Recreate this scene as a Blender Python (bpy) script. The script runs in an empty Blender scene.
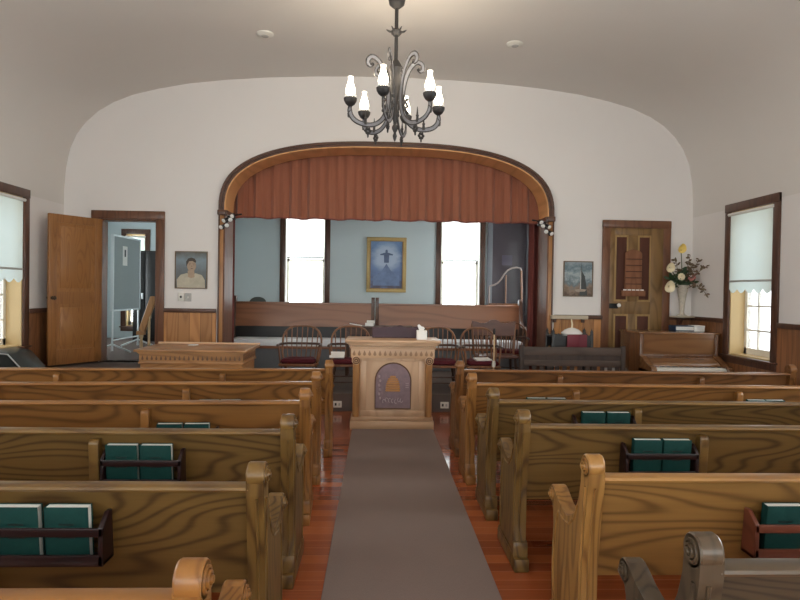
import bpy, bmesh, math, random
from mathutils import Vector, Matrix
random.seed(7)
C = bpy.context.scene.collection
PI = math.pi
R = math.radians

# ------------------------------------------------------------------ mesh helper
class MB:
    def __init__(s): s.bm = bmesh.new()
    def add(s, verts, faces):
        vs = [s.bm.verts.new(v) for v in verts]
        for f in faces:
            try: s.bm.faces.new([vs[i] for i in f])
            except ValueError: pass
        return vs
    def _bev(s, vs, bev, seg=2):
        if bev <= 0: return
        es = {e for v in vs for e in v.link_edges}
        bmesh.ops.bevel(s.bm, geom=list(es), offset=bev, segments=seg, affect='EDGES', profile=.5, clamp_overlap=True)
    def box(s, x0, x1, y0, y1, z0, z1, bev=0):
        x0, x1 = min(x0, x1), max(x0, x1); y0, y1 = min(y0, y1), max(y0, y1); z0, z1 = min(z0, z1), max(z0, z1)
        vs = s.add([(x0,y0,z0),(x1,y0,z0),(x1,y1,z0),(x0,y1,z0),(x0,y0,z1),(x1,y0,z1),(x1,y1,z1),(x0,y1,z1)],
                   [(0,3,2,1),(4,5,6,7),(0,1,5,4),(1,2,6,5),(2,3,7,6),(3,0,4,7)])
        s._bev(vs, bev); return s
    def prism(s, pts, axis, a, b, bev=0):
        def P(p, t):
            return {'x': (t, p[0], p[1]), 'y': (p[0], t, p[1]), 'z': (p[0], p[1], t)}[axis]
        n = len(pts)
        vs = s.add([P(p, a) for p in pts] + [P(p, b) for p in pts],
                   [tuple(range(n)), tuple(range(2*n-1, n-1, -1))] + [(i, (i+1) % n, n+(i+1) % n, n+i) for i in range(n)])
        if bev: s._bev(vs, bev, 1)
        return s
    def tube(s, pts, r, seg=8, closed=False):
        pts = [Vector(p) for p in pts]; n = len(pts)
        rs = r if isinstance(r, (list, tuple)) else [r]*n
        rings = []; prev = None
        for i, p in enumerate(pts):
            if closed: t = pts[(i+1) % n] - pts[i-1]
            else: t = pts[min(i+1, n-1)] - pts[max(i-1, 0)]
            t.normalize()
            if prev is None:
                a = Vector((0,0,1)) if abs(t.z) < .9 else Vector((1,0,0))
                u = t.cross(a).normalized()
            else:
                u = (prev - t*prev.dot(t)).normalized()
            prev = u; w = t.cross(u)
            rings.append([s.bm.verts.new(p + (u*math.cos(2*PI*k/seg) + w*math.sin(2*PI*k/seg))*rs[i]) for k in range(seg)])
        m = n if closed else n-1
        for i in range(m):
            A, B = rings[i], rings[(i+1) % n]
            for k in range(seg):
                s.bm.faces.new((A[k], A[(k+1) % seg], B[(k+1) % seg], B[k]))
        if not closed:
            s.bm.faces.new(rings[0][::-1]); s.bm.faces.new(rings[-1])
        return s
    def lathe(s, prof, c=(0,0,0), axis='z', seg=20, sx=1., sy=1.):
        rings = []
        for r, h in prof:
            ring = []
            for k in range(seg):
                a = 2*PI*k/seg; u, w = r*math.cos(a)*sx, r*math.sin(a)*sy
                p = {'z': (u, w, h), 'x': (h, u, w), 'y': (u, h, w)}[axis]
                ring.append(s.bm.verts.new((c[0]+p[0], c[1]+p[1], c[2]+p[2])))
            rings.append(ring)
        for A, B in zip(rings, rings[1:]):
            for k in range(seg): s.bm.faces.new((A[k], A[(k+1) % seg], B[(k+1) % seg], B[k]))
        s.bm.faces.new(rings[0][::-1]); s.bm.faces.new(rings[-1]); return s
    def ball(s, c, r, seg=12, rings=8):
        if not isinstance(r, (tuple, list)): r = (r, r, r)
        M = Matrix.Translation(c) @ Matrix.Diagonal((r[0], r[1], r[2], 1))
        bmesh.ops.create_uvsphere(s.bm, u_segments=seg, v_segments=rings, radius=1, matrix=M); return s
    def xform(s, M): bmesh.ops.transform(s.bm, matrix=M, verts=s.bm.verts); return s
    def build(s, name, mat, parent=None, loc=None, smooth=38):
        bmesh.ops.recalc_face_normals(s.bm, faces=s.bm.faces)
        me = bpy.data.meshes.new(name); s.bm.to_mesh(me); s.bm.free()
        me.materials.append(mat)
        if smooth:
            me.polygons.foreach_set('use_smooth', [True]*len(me.polygons)); me.set_sharp_from_angle(angle=R(smooth))
        o = bpy.data.objects.new(name, me); C.objects.link(o)
        if parent: o.parent = parent
        if loc: o.location = loc
        return o

def thing(name, label, cat, loc=(0,0,0), rz=0, group=None):
    o = bpy.data.objects.new(name, None); C.objects.link(o); o.empty_display_size = .1
    o.location = loc; o.rotation_euler = (0,0,rz); o['label'] = label; o['category'] = cat
    if group: o['group'] = group
    return o
def tag(o, label, cat, group=None):
    o['label'] = label; o['category'] = cat
    if group: o['group'] = group
    return o
def struct(o, label=None, cat='structure'):
    o['kind'] = 'structure'
    if label: o['label'] = label
    o['category'] = cat
    return o
def sroot(name, label, cat, loc=(0,0,0), rz=0):
    o = thing(name, label, cat, loc, rz); o['kind'] = 'structure'; return o

# ------------------------------------------------------------------ materials
class NT:
    def __init__(s, name):
        s.m = bpy.data.materials.new(name); s.m.use_nodes = True; s.t = s.m.node_tree
        s.b = s.t.nodes['Principled BSDF']; s.out = s.t.nodes['Material Output']
    def n(s, typ, **kw):
        x = s.t.nodes.new(typ)
        for k, v in kw.items():
            if k in x.inputs.keys(): x.inputs[k].default_value = v
            else: setattr(x, k, v)
        return x
    def l(s, a, b): s.t.links.new(a, b)
    def math(s, op, a, b=None, c=None):
        x = s.t.nodes.new('ShaderNodeMath'); x.operation = op
        for i, v in enumerate((a, b, c)):
            if v is None: continue
            if isinstance(v, (int, float)): x.inputs[i].default_value = v
            else: s.l(v, x.inputs[i])
        return x.outputs[0]
    def mix(s, f, a, b):
        x = s.t.nodes.new('ShaderNodeMix'); x.data_type = 'RGBA'
        for i, v in ((0, f), (6, a), (7, b)):
            if isinstance(v, (int, float)): x.inputs[i].default_value = v
            elif isinstance(v, tuple): x.inputs[i].default_value = (*v, 1) if len(v) == 3 else v
            else: s.l(v, x.inputs[i])
        return x.outputs[2]
    def coords(s, scale=(1,1,1), rnd=True):
        tc = s.n('ShaderNodeTexCoord'); mp = s.n('ShaderNodeMapping'); mp.inputs['Scale'].default_value = scale
        if rnd:
            oi = s.n('ShaderNodeObjectInfo')
            v = s.n('ShaderNodeVectorMath', operation='MULTIPLY_ADD')
            cx = s.n('ShaderNodeCombineXYZ')
            for k in range(3): s.l(oi.outputs['Random'], cx.inputs[k])
            s.l(cx.outputs[0], v.inputs[0]); v.inputs[1].default_value = (37., 23., 51.); s.l(tc.outputs['Object'], v.inputs[2])
            s.l(v.outputs[0], mp.inputs[0])
        else: s.l(tc.outputs['Object'], mp.inputs[0])
        return mp.outputs[0]
    def noise(s, vec, scale=1, detail=2, rough=.5):
        x = s.n('ShaderNodeTexNoise'); s.l(vec, x.inputs['Vector'])
        x.inputs['Scale'].default_value = scale; x.inputs['Detail'].default_value = detail; x.inputs['Roughness'].default_value = rough
        return x.outputs[0]
    def bump(s, h, strength=.1, dist=.002):
        x = s.n('ShaderNodeBump'); x.inputs['Strength'].default_value = strength; x.inputs['Distance'].default_value = dist
        s.l(h, x.inputs['Height']); s.l(x.outputs[0], s.b.inputs['Normal'])

def plain(name, col, rough=.6, metal=0., noise=0., scale=8, bump=0., spec=.5, coat=0.):
    t = NT(name); t.b.inputs['Roughness'].default_value = rough; t.b.inputs['Metallic'].default_value = metal
    t.b.inputs['Specular IOR Level'].default_value = spec; t.b.inputs['Coat Weight'].default_value = coat
    nz = t.noise(t.coords((scale,)*3), 1, 4, .6)
    f = t.math('MULTIPLY_ADD', nz, 2*noise, 1-noise)
    vm = t.n('ShaderNodeVectorMath', operation='SCALE'); vm.inputs[0].default_value = col; t.l(f, vm.inputs['Scale'])
    t.l(vm.outputs[0], t.b.inputs['Base Color'])
    if bump: t.bump(nz, bump)
    return t.m

def wood(name, light, dark, axis='x', rings=20, width=1., rough=.32, boards=0, baxis='x', amt=.75, coat=.1, var=.10, spec=.4):
    """oak: contour lines of a long stretched noise give cathedral grain, with fine pores along the axis"""
    t = NT(name); ia = 'xyz'.index(axis)
    sc = [2.6*width]*3; sc[ia] = .42*width
    v = t.coords(tuple(sc))
    if boards:
        tc = t.n('ShaderNodeTexCoord'); sp = t.n('ShaderNodeSeparateXYZ'); t.l(tc.outputs['Object'], sp.inputs[0])
        q = t.math('DIVIDE', sp.outputs['xyz'.index(baxis)], boards)
        idx = t.math('FLOOR', q); fr = t.math('FRACT', q)
        wn = t.n('ShaderNodeTexWhiteNoise', noise_dimensions='1D'); t.l(idx, wn.inputs['W'])
        off = t.n('ShaderNodeVectorMath', operation='SCALE'); t.l(wn.outputs['Color'], off.inputs[0]); off.inputs['Scale'].default_value = 9
        ad = t.n('ShaderNodeVectorMath', operation='ADD'); t.l(v, ad.inputs[0]); t.l(off.outputs[0], ad.inputs[1]); v = ad.outputs[0]
    n1 = t.noise(v, 1, 1.5, .4)
    sn = t.math('SINE', t.math('MULTIPLY', n1, rings*2*PI))
    ring = t.math('POWER', t.math('MULTIPLY_ADD', sn, .5, .5), 3.0)
    fs = [150]*3; fs[ia] = 3.5
    n2 = t.noise(t.coords(tuple(fs)), 1, 2, .6)
    fs = [40]*3; fs[ia] = 1.2
    n3 = t.noise(t.coords(tuple(fs)), 1, 2, .6)
    f = t.math('MULTIPLY_ADD', ring, .8*amt, t.math('MULTIPLY', n2, .30*amt))
    f = t.math('MULTIPLY_ADD', n3, .45*amt, t.math('SUBTRACT', f, .22*amt))
    f = t.math('MINIMUM', t.math('MAXIMUM', f, 0), 1)
    col = t.mix(f, light, dark)
    # each piece of timber a little lighter or darker
    oi = t.n('ShaderNodeObjectInfo'); vf = t.math('MULTIPLY_ADD', oi.outputs['Random'], 2*var, 1-var)
    if boards:
        vf = t.math('MULTIPLY', vf, t.math('MULTIPLY_ADD', wn.outputs['Value'], .36, .82))
        gap = t.math('LESS_THAN', t.math('ABSOLUTE', t.math('SUBTRACT', fr, .5)), .475)
        vf = t.math('MULTIPLY', vf, t.math('MULTIPLY_ADD', gap, .55, .45))
    vm = t.n('ShaderNodeVectorMath', operation='SCALE'); t.l(col, vm.inputs[0]); t.l(vf, vm.inputs['Scale'])
    t.l(vm.outputs[0], t.b.inputs['Base Color'])
    t.b.inputs['Specular IOR Level'].default_value = spec; t.b.inputs['Roughness'].default_value = rough; t.b.inputs['Coat Weight'].default_value = coat; t.b.inputs['Coat Roughness'].default_value = .18
    t.bump(n2, .06, .001)
    return t.m

M = {}
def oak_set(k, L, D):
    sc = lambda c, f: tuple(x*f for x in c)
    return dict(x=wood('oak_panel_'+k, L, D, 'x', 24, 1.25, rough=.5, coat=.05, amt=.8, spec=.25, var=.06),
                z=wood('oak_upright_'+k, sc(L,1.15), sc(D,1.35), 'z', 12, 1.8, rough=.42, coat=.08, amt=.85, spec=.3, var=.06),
                rail=wood('oak_rail_'+k, sc(L,1.30), sc(D,1.9), 'x', 9, 1.2, rough=.36, coat=.2, spec=.4, var=.06),  # rails lighter than panels to carry the light on their upper edges
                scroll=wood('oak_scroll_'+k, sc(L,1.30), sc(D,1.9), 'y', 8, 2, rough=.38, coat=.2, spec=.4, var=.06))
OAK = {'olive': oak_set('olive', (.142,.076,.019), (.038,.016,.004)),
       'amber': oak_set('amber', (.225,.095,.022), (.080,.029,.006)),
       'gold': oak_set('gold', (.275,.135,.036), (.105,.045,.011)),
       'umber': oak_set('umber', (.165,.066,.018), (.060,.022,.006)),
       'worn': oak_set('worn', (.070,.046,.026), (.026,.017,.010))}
M['pulpit_oak'] = wood('pulpit_oak', (.60,.385,.235), (.47,.285,.165), 'z', 6, 1.2, rough=.4, var=.03)
M['pulpit_oak_x'] = wood('pulpit_oak_flat', (.60,.38,.225), (.45,.27,.15), 'x', 6, 1.2, rough=.4, var=.03)
M['pulpit_dark'] = wood('pulpit_column_oak', (.42,.20,.065), (.25,.105,.032), 'z', 6, 2, rough=.35, var=.03)
M['table_oak'] = wood('table_oak', (.42,.20,.07), (.22,.10,.033), 'x', 10, 1.2, rough=.35)
M['table_oak_y'] = wood('table_oak_end', (.40,.21,.085), (.22,.105,.038), 'y', 10, 1.2, rough=.35)
M['door_oak'] = wood('open_door_oak', (.31,.135,.042), (.17,.066,.019), 'z', 16, 1.5, amt=.5, rough=.35, var=.05)
M['door_panel_oak'] = wood('open_door_panel_oak', (.34,.15,.047), (.18,.07,.02), 'z', 22, 1.8, amt=.5, rough=.35, var=.05)
M['grained_door'] = wood('grained_door_oak', (.24,.135,.05), (.13,.07,.025), 'z', 12, 1.3, rough=.35, var=.03)
M['grained_door_x'] = wood('grained_door_rail_oak', (.24,.135,.05), (.13,.07,.025), 'x', 12, 1.3, rough=.35, var=.03)
M['inset_brown'] = wood('inset_dark_brown', (.10,.038,.024), (.065,.026,.018), 'z', 8, 1, rough=.6, coat=0, spec=.2)
M['inset_trim'] = wood('inset_pale_trim', (.37,.23,.085), (.28,.17,.06), 'z', 8, 2, rough=.4)
M['board_oak'] = wood('number_board_oak', (.24,.105,.055), (.17,.072,.037), 'z', 6, 2, rough=.6, coat=0, spec=.2)
M['casing'] = wood('dark_casing', (.105,.046,.027), (.058,.026,.017), 'z', 6, 2, rough=.35)
M['casing_x'] = wood('dark_casing_flat', (.105,.046,.027), (.058,.026,.017), 'x', 6, 2, rough=.35)
M['door_casing'] = wood('brown_door_casing', (.17,.072,.036), (.095,.04,.022), 'z', 6, 2, rough=.35)
M['arch_light'] = wood('arch_soffit_oak', (.80,.42,.18), (.62,.30,.115), 'y', 6, 1, rough=.35, var=.02)
M['arch_post'] = wood('arch_post_oak', (.42,.20,.075), (.27,.12,.04), 'z', 6, 1.5, rough=.3, var=.02)
M['reveal'] = wood('arch_reveal_oak', (.19,.085,.05), (.12,.052,.032), 'z', 6, 1.5, rough=.5, coat=0, spec=.2, var=.02)
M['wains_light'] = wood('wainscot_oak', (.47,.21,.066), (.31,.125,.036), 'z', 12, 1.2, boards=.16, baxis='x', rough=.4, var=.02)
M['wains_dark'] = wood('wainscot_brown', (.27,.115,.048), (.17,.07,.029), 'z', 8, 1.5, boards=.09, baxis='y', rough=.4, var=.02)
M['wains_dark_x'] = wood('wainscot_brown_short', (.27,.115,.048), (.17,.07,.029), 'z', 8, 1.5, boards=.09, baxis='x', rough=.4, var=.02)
M['choir'] = wood('choir_bench_wood', (.31,.135,.07), (.20,.085,.044), 'x', 7, 1, rough=.3, coat=.4)
M['choir_z'] = wood('choir_bench_end_wood', (.10,.05,.034), (.06,.03,.022), 'z', 7, 1.5, rough=.3)
M['chair'] = wood('chair_wood', (.23,.10,.045), (.13,.055,.027), 'z', 5, 2, rough=.3)
M['chair_dark'] = wood('crest_chair_wood', (.13,.055,.038), (.08,.035,.025), 'x', 6, 2, rough=.3)
M['chair_leg'] = wood('chair_dark_leg_wood', (.075,.035,.022), (.045,.022,.015), 'z', 6, 2, rough=.35)
M['piano'] = wood('piano_wood', (.23,.11,.047), (.14,.062,.027), 'x', 8, 1, rough=.22, coat=.6, var=.03)
M['piano_z'] = wood('piano_side_wood', (.15,.066,.03), (.10,.044,.021), 'z', 8, 1, rough=.25, coat=.5, var=.03)
M['settle'] = wood('settle_wood', (.085,.06,.048), (.05,.035,.028), 'x', 6, 1.5, rough=.55, coat=0, spec=.2)
M['settle_z'] = wood('settle_slat_wood', (.06,.042,.034), (.035,.025,.021), 'z', 6, 1.5, rough=.55, coat=0, spec=.2)
M['rail_pine'] = wood('stair_pine', (.46,.24,.10), (.32,.16,.06), 'z', 5, 2, rough=.4)
M['pine_pale'] = wood('pale_pine', (.58,.43,.26), (.48,.34,.19), 'z', 5, 2, rough=.45)
M['rack'] = wood('rack_mahogany', (.020,.006,.006), (.011,.004,.004), 'x', 6, 2, rough=.35)
M['rack_red'] = wood('rack_reddish', (.16,.045,.024), (.10,.028,.016), 'x', 6, 2, rough=.35)

def wall_paint(name, col, n=.03):
    t = NT(name); nz = t.noise(t.coords((1.3,)*3, False), 1, 3, .6); n2 = t.noise(t.coords((60,)*3, False), 1, 2, .6)
    f = t.math('MULTIPLY_ADD', nz, 2*n, 1-n)
    vm = t.n('ShaderNodeVectorMath', operation='SCALE'); vm.inputs[0].default_value = col; t.l(f, vm.inputs['Scale'])
    t.l(vm.outputs[0], t.b.inputs['Base Color']); t.b.inputs['Roughness'].default_value = .7
    t.b.inputs['Specular IOR Level'].default_value = .25
    t.bump(n2, .05, .002); return t.m
M['wall'] = wall_paint('white_plaster', (.77,.735,.71))
M['ceiling'] = wall_paint('ceiling_plaster', (.70,.665,.625))
M['alcove'] = wall_paint('blue_grey_paint', (.60,.69,.71))
M['annex'] = wall_paint('annex_blue_paint', (.52,.60,.62))
M['grey_carpet'] = plain('grey_brown_carpet', (.12,.095,.085), .95, noise=.25, scale=120, bump=.3, spec=.1)

t = NT('aisle_runner_weave')
a = t.noise(t.coords((260, 60, 1), False), 1, 2, .7); b = t.noise(t.coords((1.2, .8, 1), False), 1, 3, .6)
t.l(t.mix(t.math('MULTIPLY_ADD', a, .7, t.math('MULTIPLY_ADD', b, .5, -.1)), (.165,.122,.107), (.29,.225,.20)), t.b.inputs['Base Color'])
t.b.inputs['Roughness'].default_value = .95; t.b.inputs['Specular IOR Level'].default_value = .1; t.bump(a, .35, .003)
M['runner'] = t.m
M['runner_edge'] = plain('runner_binding', (.17,.15,.14), .9, noise=.2, scale=80)

t = NT('fir_floor')       # boards running across the nave
tc = t.n('ShaderNodeTexCoord'); sp = t.n('ShaderNodeSeparateXYZ'); t.l(tc.outputs['Object'], sp.inputs[0])
q = t.math('DIVIDE', sp.outputs[1], .105); idx = t.math('FLOOR', q); fr = t.math('FRACT', q)
wn = t.n('ShaderNodeTexWhiteNoise', noise_dimensions='1D'); t.l(idx, wn.inputs['W'])
xs = t.math('FLOOR', t.math('MULTIPLY_ADD', wn.outputs['Value'], 3.1, t.math('DIVIDE', sp.outputs[0], 2.6)))
wn2 = t.n('ShaderNodeTexWhiteNoise', noise_dimensions='2D'); cx = t.n('ShaderNodeCombineXYZ'); t.l(idx, cx.inputs[0]); t.l(xs, cx.inputs[1]); t.l(cx.outputs[0], wn2.inputs['Vector'])
gr = t.noise(t.coords((1.5, 45, 1), False), 1, 3, .6)
f = t.math('MULTIPLY_ADD', gr, .55, t.math('MULTIPLY_ADD', wn2.outputs['Value'], .75, -.18))
col = t.mix(f, (.18,.034,.012), (.46,.125,.037))
gap = t.math('LESS_THAN', fr, .06)
t.l(t.mix(t.math('MULTIPLY', gap, .6), col, (.45,.16,.07)), t.b.inputs['Base Color'])
t.b.inputs['Roughness'].default_value = .2; t.b.inputs['Coat Weight'].default_value = .5; t.b.inputs['Coat Roughness'].default_value = .08
t.bump(fr, .02, .001)
M['floor'] = t.m

def glass(name, tint=(.93,.96,.95)):
    t = NT(name); t.t.nodes.remove(t.b)
    tr = t.n('ShaderNodeBsdfTransparent'); tr.inputs[0].default_value = (*tint, 1)
    gl = t.n('ShaderNodeBsdfGlossy'); gl.inputs['Roughness'].default_value = .02
    mx = t.n('ShaderNodeMixShader'); mx.inputs[0].default_value = .06; t.l(tr.outputs[0], mx.inputs[1]); t.l(gl.outputs[0], mx.inputs[2])
    t.l(mx.outputs[0], t.out.inputs[0]); return t.m
M['glass'] = glass('window_glass')
M['glass_dimmed'] = glass('dimmed_window_glass', (.50,.51,.51))  # tint dims the sky seen through the two visible nave windows
def cloth_trans(name, col, trans, tcol):
    t = NT(name); t.t.nodes.remove(t.b)
    d = t.n('ShaderNodeBsdfDiffuse'); d.inputs[0].default_value = (*col, 1)
    tl = t.n('ShaderNodeBsdfTranslucent'); 
    nz = t.noise(t.coords((2, 2, 1.5)), 1, 2, .5)
    t.l(t.mix(nz, tuple(c*.85 for c in tcol), tcol), tl.inputs[0])
    mx = t.n('ShaderNodeMixShader'); mx.inputs[0].default_value = trans
    t.l(d.outputs[0], mx.inputs[1]); t.l(tl.outputs[0], mx.inputs[2]); t.l(mx.outputs[0], t.out.inputs[0]); return t.m
M['blind'] = cloth_trans('roller_blind_cloth', (.78,.80,.78), .42, (.76,.92,.90))
M['blind_thin'] = cloth_trans('thin_blind_cloth', (.85,.85,.83), .35, (.9,.93,.93))
M['cream'] = plain('cream_jamb_paint', (.60,.44,.22), .55, noise=.06, scale=4)
M['white_paint'] = plain('white_gloss_paint', (.80,.79,.75), .4, noise=.03)
M['sash'] = plain('sash_paint', (.80,.77,.68), .45, noise=.03)
M['velvet'] = plain('maroon_velvet', (.085,.012,.018), .85, noise=.3, scale=40, bump=.2, spec=.2)
M['maroon_dark'] = plain('dark_maroon_leather', (.045,.016,.026), .5, noise=.2, scale=20)
M['folder'] = plain('maroon_folder_card', (.15,.014,.026), .6, noise=.1)
M['frame_glare'] = plain('glare_paled_wood', (.30,.25,.235), .4, noise=.15)  # pale tone stands for glare on the curved frame's wood
M['black'] = plain('black_lacquer', (.013,.012,.012), .35, noise=.2)
M['iron'] = plain('black_iron', (.02,.02,.02), .5, .6, noise=.2)
M['pewter'] = plain('dark_pewter', (.05,.047,.047), .5, .6, noise=.3, scale=30)
M['silver'] = plain('aged_silver_band', (.21,.215,.24), .55, .3, noise=.35, scale=60)
M['brass'] = plain('dark_knob_bronze', (.06,.04,.025), .35, .7)
M['porcelain'] = plain('white_porcelain', (.8,.79,.76), .25)
M['paper'] = plain('white_paper', (.82,.81,.78), .8, noise=.02)
M['plastic'] = plain('ivory_plastic', (.74,.72,.66), .45)
M['plastic_grey'] = plain('grey_plate', (.45,.44,.42), .5)
M['green_cover'] = plain('hymnal_green_cloth', (.005,.040,.034), .7, noise=.25, scale=60, bump=.1, spec=.2)
M['green_stamp'] = plain('hymnal_stamp', (.003,.014,.013), .4)
M['pages'] = plain('page_edges', (.74,.73,.68), .8, noise=.06, scale=200)
M['seat_glare'] = plain('pale_blue_seat_glare', (.85,.88,.92), .5, noise=.04)
M['bench_front'] = plain('blue_grey_bench_front', (.15,.16,.175), .5, noise=.1)
M['gold'] = plain('gilt_frame', (.46,.33,.13), .4, .35, noise=.2, scale=30)
M['slim_frame'] = plain('thin_brown_frame', (.15,.10,.06), .45)
M['vase'] = plain('mottled_ivory_vase', (.55,.50,.42), .3, noise=.45, scale=45, bump=.3)
M['petal_yellow'] = plain('yellow_petal', (.80,.60,.17), .5, noise=.08)
M['petal_cream'] = plain('cream_petal', (.82,.72,.50), .5, noise=.06)
M['petal_pink'] = plain('dusty_pink_petal', (.50,.19,.17), .6, noise=.2)
M['leaf'] = plain('dark_leaf', (.025,.055,.018), .5, noise=.3)
M['twig'] = plain('brown_twig', (.13,.085,.045), .7, noise=.3)
M['stem'] = plain('green_stem', (.09,.11,.04), .6)
M['case'] = plain('grey_case_vinyl', (.03,.038,.038), .4, noise=.15, coat=.15)
M['chair_green'] = plain('grey_green_shell', (.06,.075,.07), .5)
M['panel_grey'] = plain('grey_board_felt', (.27,.31,.31), .55, noise=.08, scale=30)
M['aluminium'] = plain('pale_aluminium', (.62,.66,.68), .35, .5)
M['dark_door'] = plain('dark_plum_door_paint', (.075,.062,.078), .35, noise=.08)
M['beige'] = plain('beige_ledge', (.50,.42,.31), .6, noise=.1)
M['ivory_key'] = plain('ivory_keys', (.78,.76,.70), .3)
M['plaque'] = plain('mauve_plaque', (.23,.15,.165), .5, noise=.35, scale=22, bump=.3)
M['hive'] = plain('orange_hive', (.50,.235,.085), .45, noise=.15, scale=20)
M['pale_mark'] = plain('pale_plaque_mark', (.40,.30,.30), .5, noise=.1)
M['carved_pale'] = plain('carved_pale_recess', (.29,.16,.085), .6)
M['carved'] = plain('carved_recess', (.13,.062,.027), .6)
M['blue_book'] = plain('navy_book_cloth', (.02,.045,.09), .5)

t = NT('terracotta_curtain')
nz = t.noise(t.coords((45, 45, 1.2)), 1, 3, .6)
t.l(t.mix(nz, (.25,.078,.040), (.37,.135,.072)), t.b.inputs['Base Color']); t.b.inputs['Roughness'].default_value = .8
t.b.inputs['Sheen Weight'].default_value = .3; M['curtain'] = t.m
M['curtain_hem'] = plain('curtain_hem_braid', (.24,.075,.055), .8, noise=.3, scale=60, bump=.3)
M['curtain_leg'] = plain('dark_red_curtain', (.15,.034,.026), .8, noise=.25, scale=30)

t = NT('lit_chimney_glass'); t.b.inputs['Base Color'].default_value = (.95,.92,.85,1); t.b.inputs['Roughness'].default_value = .3
t.b.inputs['Emission Color'].default_value = (1,.90,.74,1); t.b.inputs['Emission Strength'].default_value = 3.5
M['chimney'] = t.m

def painting(name, stops, vec_scale=(1,1,1), nscale=4, namt=.5, halo=None, halo_col=(.8,.85,.9), axis=2, lo=-.5, hi=.5):
    t = NT(name); tc = t.n('ShaderNodeTexCoord'); sp = t.n('ShaderNodeSeparateXYZ'); t.l(tc.outputs['Object'], sp.inputs[0])
    nz = t.noise(t.coords(vec_scale, False), nscale, 5, .65)
    g = t.math('DIVIDE', t.math('SUBTRACT', sp.outputs[axis], lo), hi-lo)
    g = t.math('MULTIPLY_ADD', t.math('SUBTRACT', nz, .5), namt, g)
    cr = t.n('ShaderNodeValToRGB'); e = cr.color_ramp.elements
    while len(e) < len(stops): e.new(.5)
    for k, (p, c) in enumerate(stops): e[k].position = p; e[k].color = (*c, 1)
    t.l(g, cr.inputs[0]); col = cr.outputs[0]
    if halo:
        hx, hz, hr = halo
        d = t.math('SQRT', t.math('ADD', t.math('POWER', t.math('SUBTRACT', sp.outputs[0], hx), 2), t.math('POWER', t.math('SUBTRACT', sp.outputs[2], hz), 2)))
        k = t.math('SUBTRACT', 1, t.math('DIVIDE', t.math('MULTIPLY_ADD', t.math('SUBTRACT', nz, .5), hr*.7, d), hr))
        k = t.math('MINIMUM', t.math('MULTIPLY', t.math('MAXIMUM', k, 0), 2.0), .85)
        col = t.mix(k, col, halo_col)
    t.l(col, t.b.inputs['Base Color']); t.b.inputs['Roughness'].default_value = .45; return t.m

# ------------------------------------------------------------------ the room
XL, XR, YB, YR = -4.68, 4.52, 8.8, -3.4
XC = (XL+XR)/2; HW = (XR-XL)/2
half = [(4.6,2.75),(4.597,3.0),(4.575,3.28),(4.52,3.55),(4.43,3.76),(4.30,3.94),(4.13,4.10),(3.92,4.23),(3.65,4.345),(3.3,4.44),(2.85,4.53),(2.3,4.60),(1.7,4.65),(1.0,4.685),(.4,4.70)]
vault = [(XC-x*HW/4.6, z) for x, z in half] + [(XC+x*HW/4.6, z) for x, z in half[::-1]]

def poly_wall(name, outer, holes, y0, y1, mat):
    bm = bmesh.new(); es = []
    for loop in [outer]+holes:
        vs = [bm.verts.new((x, y0, z)) for x, z in loop]
        es += [bm.edges.new((vs[i], vs[(i+1) % len(vs)])) for i in range(len(vs))]
    r = bmesh.ops.triangle_fill(bm, use_beauty=True, edges=es)
    fs = [f for f in bm.faces]
    ex = bmesh.ops.extrude_face_region(bm, geom=fs)
    bmesh.ops.translate(bm, vec=(0, y1-y0, 0), verts=[v for v in ex['geom'] if isinstance(v, bmesh.types.BMVert)])
    m = MB(); m.bm.free(); m.bm = bm
    return m.build(name, mat, smooth=0)

def arch_pts(x0, a, zs, b, n=2.7, k=48):
    out = []
    for i in range(k+1):
        th = PI*i/k; c, s_ = math.cos(th), math.sin(th)
        out.append((x0 - math.copysign(abs(c)**(2/n), c)*a, zs + abs(s_)**(2/n)*b))
    return out      # left spring to right spring
AX, AIN, AZ, AB = -.03, 2.375, 2.70, .99
arch_in = arch_pts(AX, AIN, AZ, AB)
opening = [(AX-AIN, .236)] + arch_in + [(AX+AIN, .236)]

struct(MB().box(XL-.4, XR+.4, YR-.4, 9.2, -.12, 0).build('floor', M['floor'], smooth=0), 'red fir board floor of the nave', 'floor')
outer = [(XL, 0)] + vault + [(XR, 0)]
LD = (-4.165, -3.36, .5, 2.56)       # doorway beside the stage
struct(poly_wall('wall_back', outer, [opening, [(LD[0],LD[2]),(LD[1],LD[2]),(LD[1],LD[3]),(LD[0],LD[3])]], YB, YB+.2, M['wall']), 'white plaster wall around the stage arch', 'wall')
# rear wall with three unseen tall windows, enlarged to let in more light
RW = [(-4.0,-2.0), (-1.1,.9), (1.8,3.8)]
struct(poly_wall('wall_rear', outer, [[(a,.7),(b,.7),(b,3.5),(a,3.5)] for a, b in RW], YR, YR-.3, M['wall']), 'white plaster wall behind the pews', 'wall')
# side walls; past the first pair the windows are unseen, widened for light
WZ0, WZ1 = .81, 2.70
WR = [(6.94,7.81), (3.0,4.8), (-.6,1.2), (-3.0,-1.5)]
WL = [(6.84,7.80), (3.0,4.8), (-.6,1.2), (-3.0,-1.5)]
def side_wall(name, x, s, wins):
    m = MB(); xo = x + s*.3
    m.box(x, xo, YR-.3, YB+.45, 0, WZ0); m.box(x, xo, YR-.3, YB+.45, WZ1, 2.75)
    ys = [YR-.3] + [v for a, b in sorted(wins) for v in (a, b)] + [YB+.45]
    for i in range(0, len(ys), 2): m.box(x, xo, ys[i], ys[i+1], WZ0, WZ1)
    return struct(m.build(name, M['wall'], smooth=0), 'white plaster side wall', 'wall')
side_wall('wall_left', XL, -1, WL); side_wall('wall_right', XR, 1, WR)
m = MB(); n = len(vault)
out = [(XC+(x-XC)*1.07, z+.15 if z > 3 else z) for x, z in vault]
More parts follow.
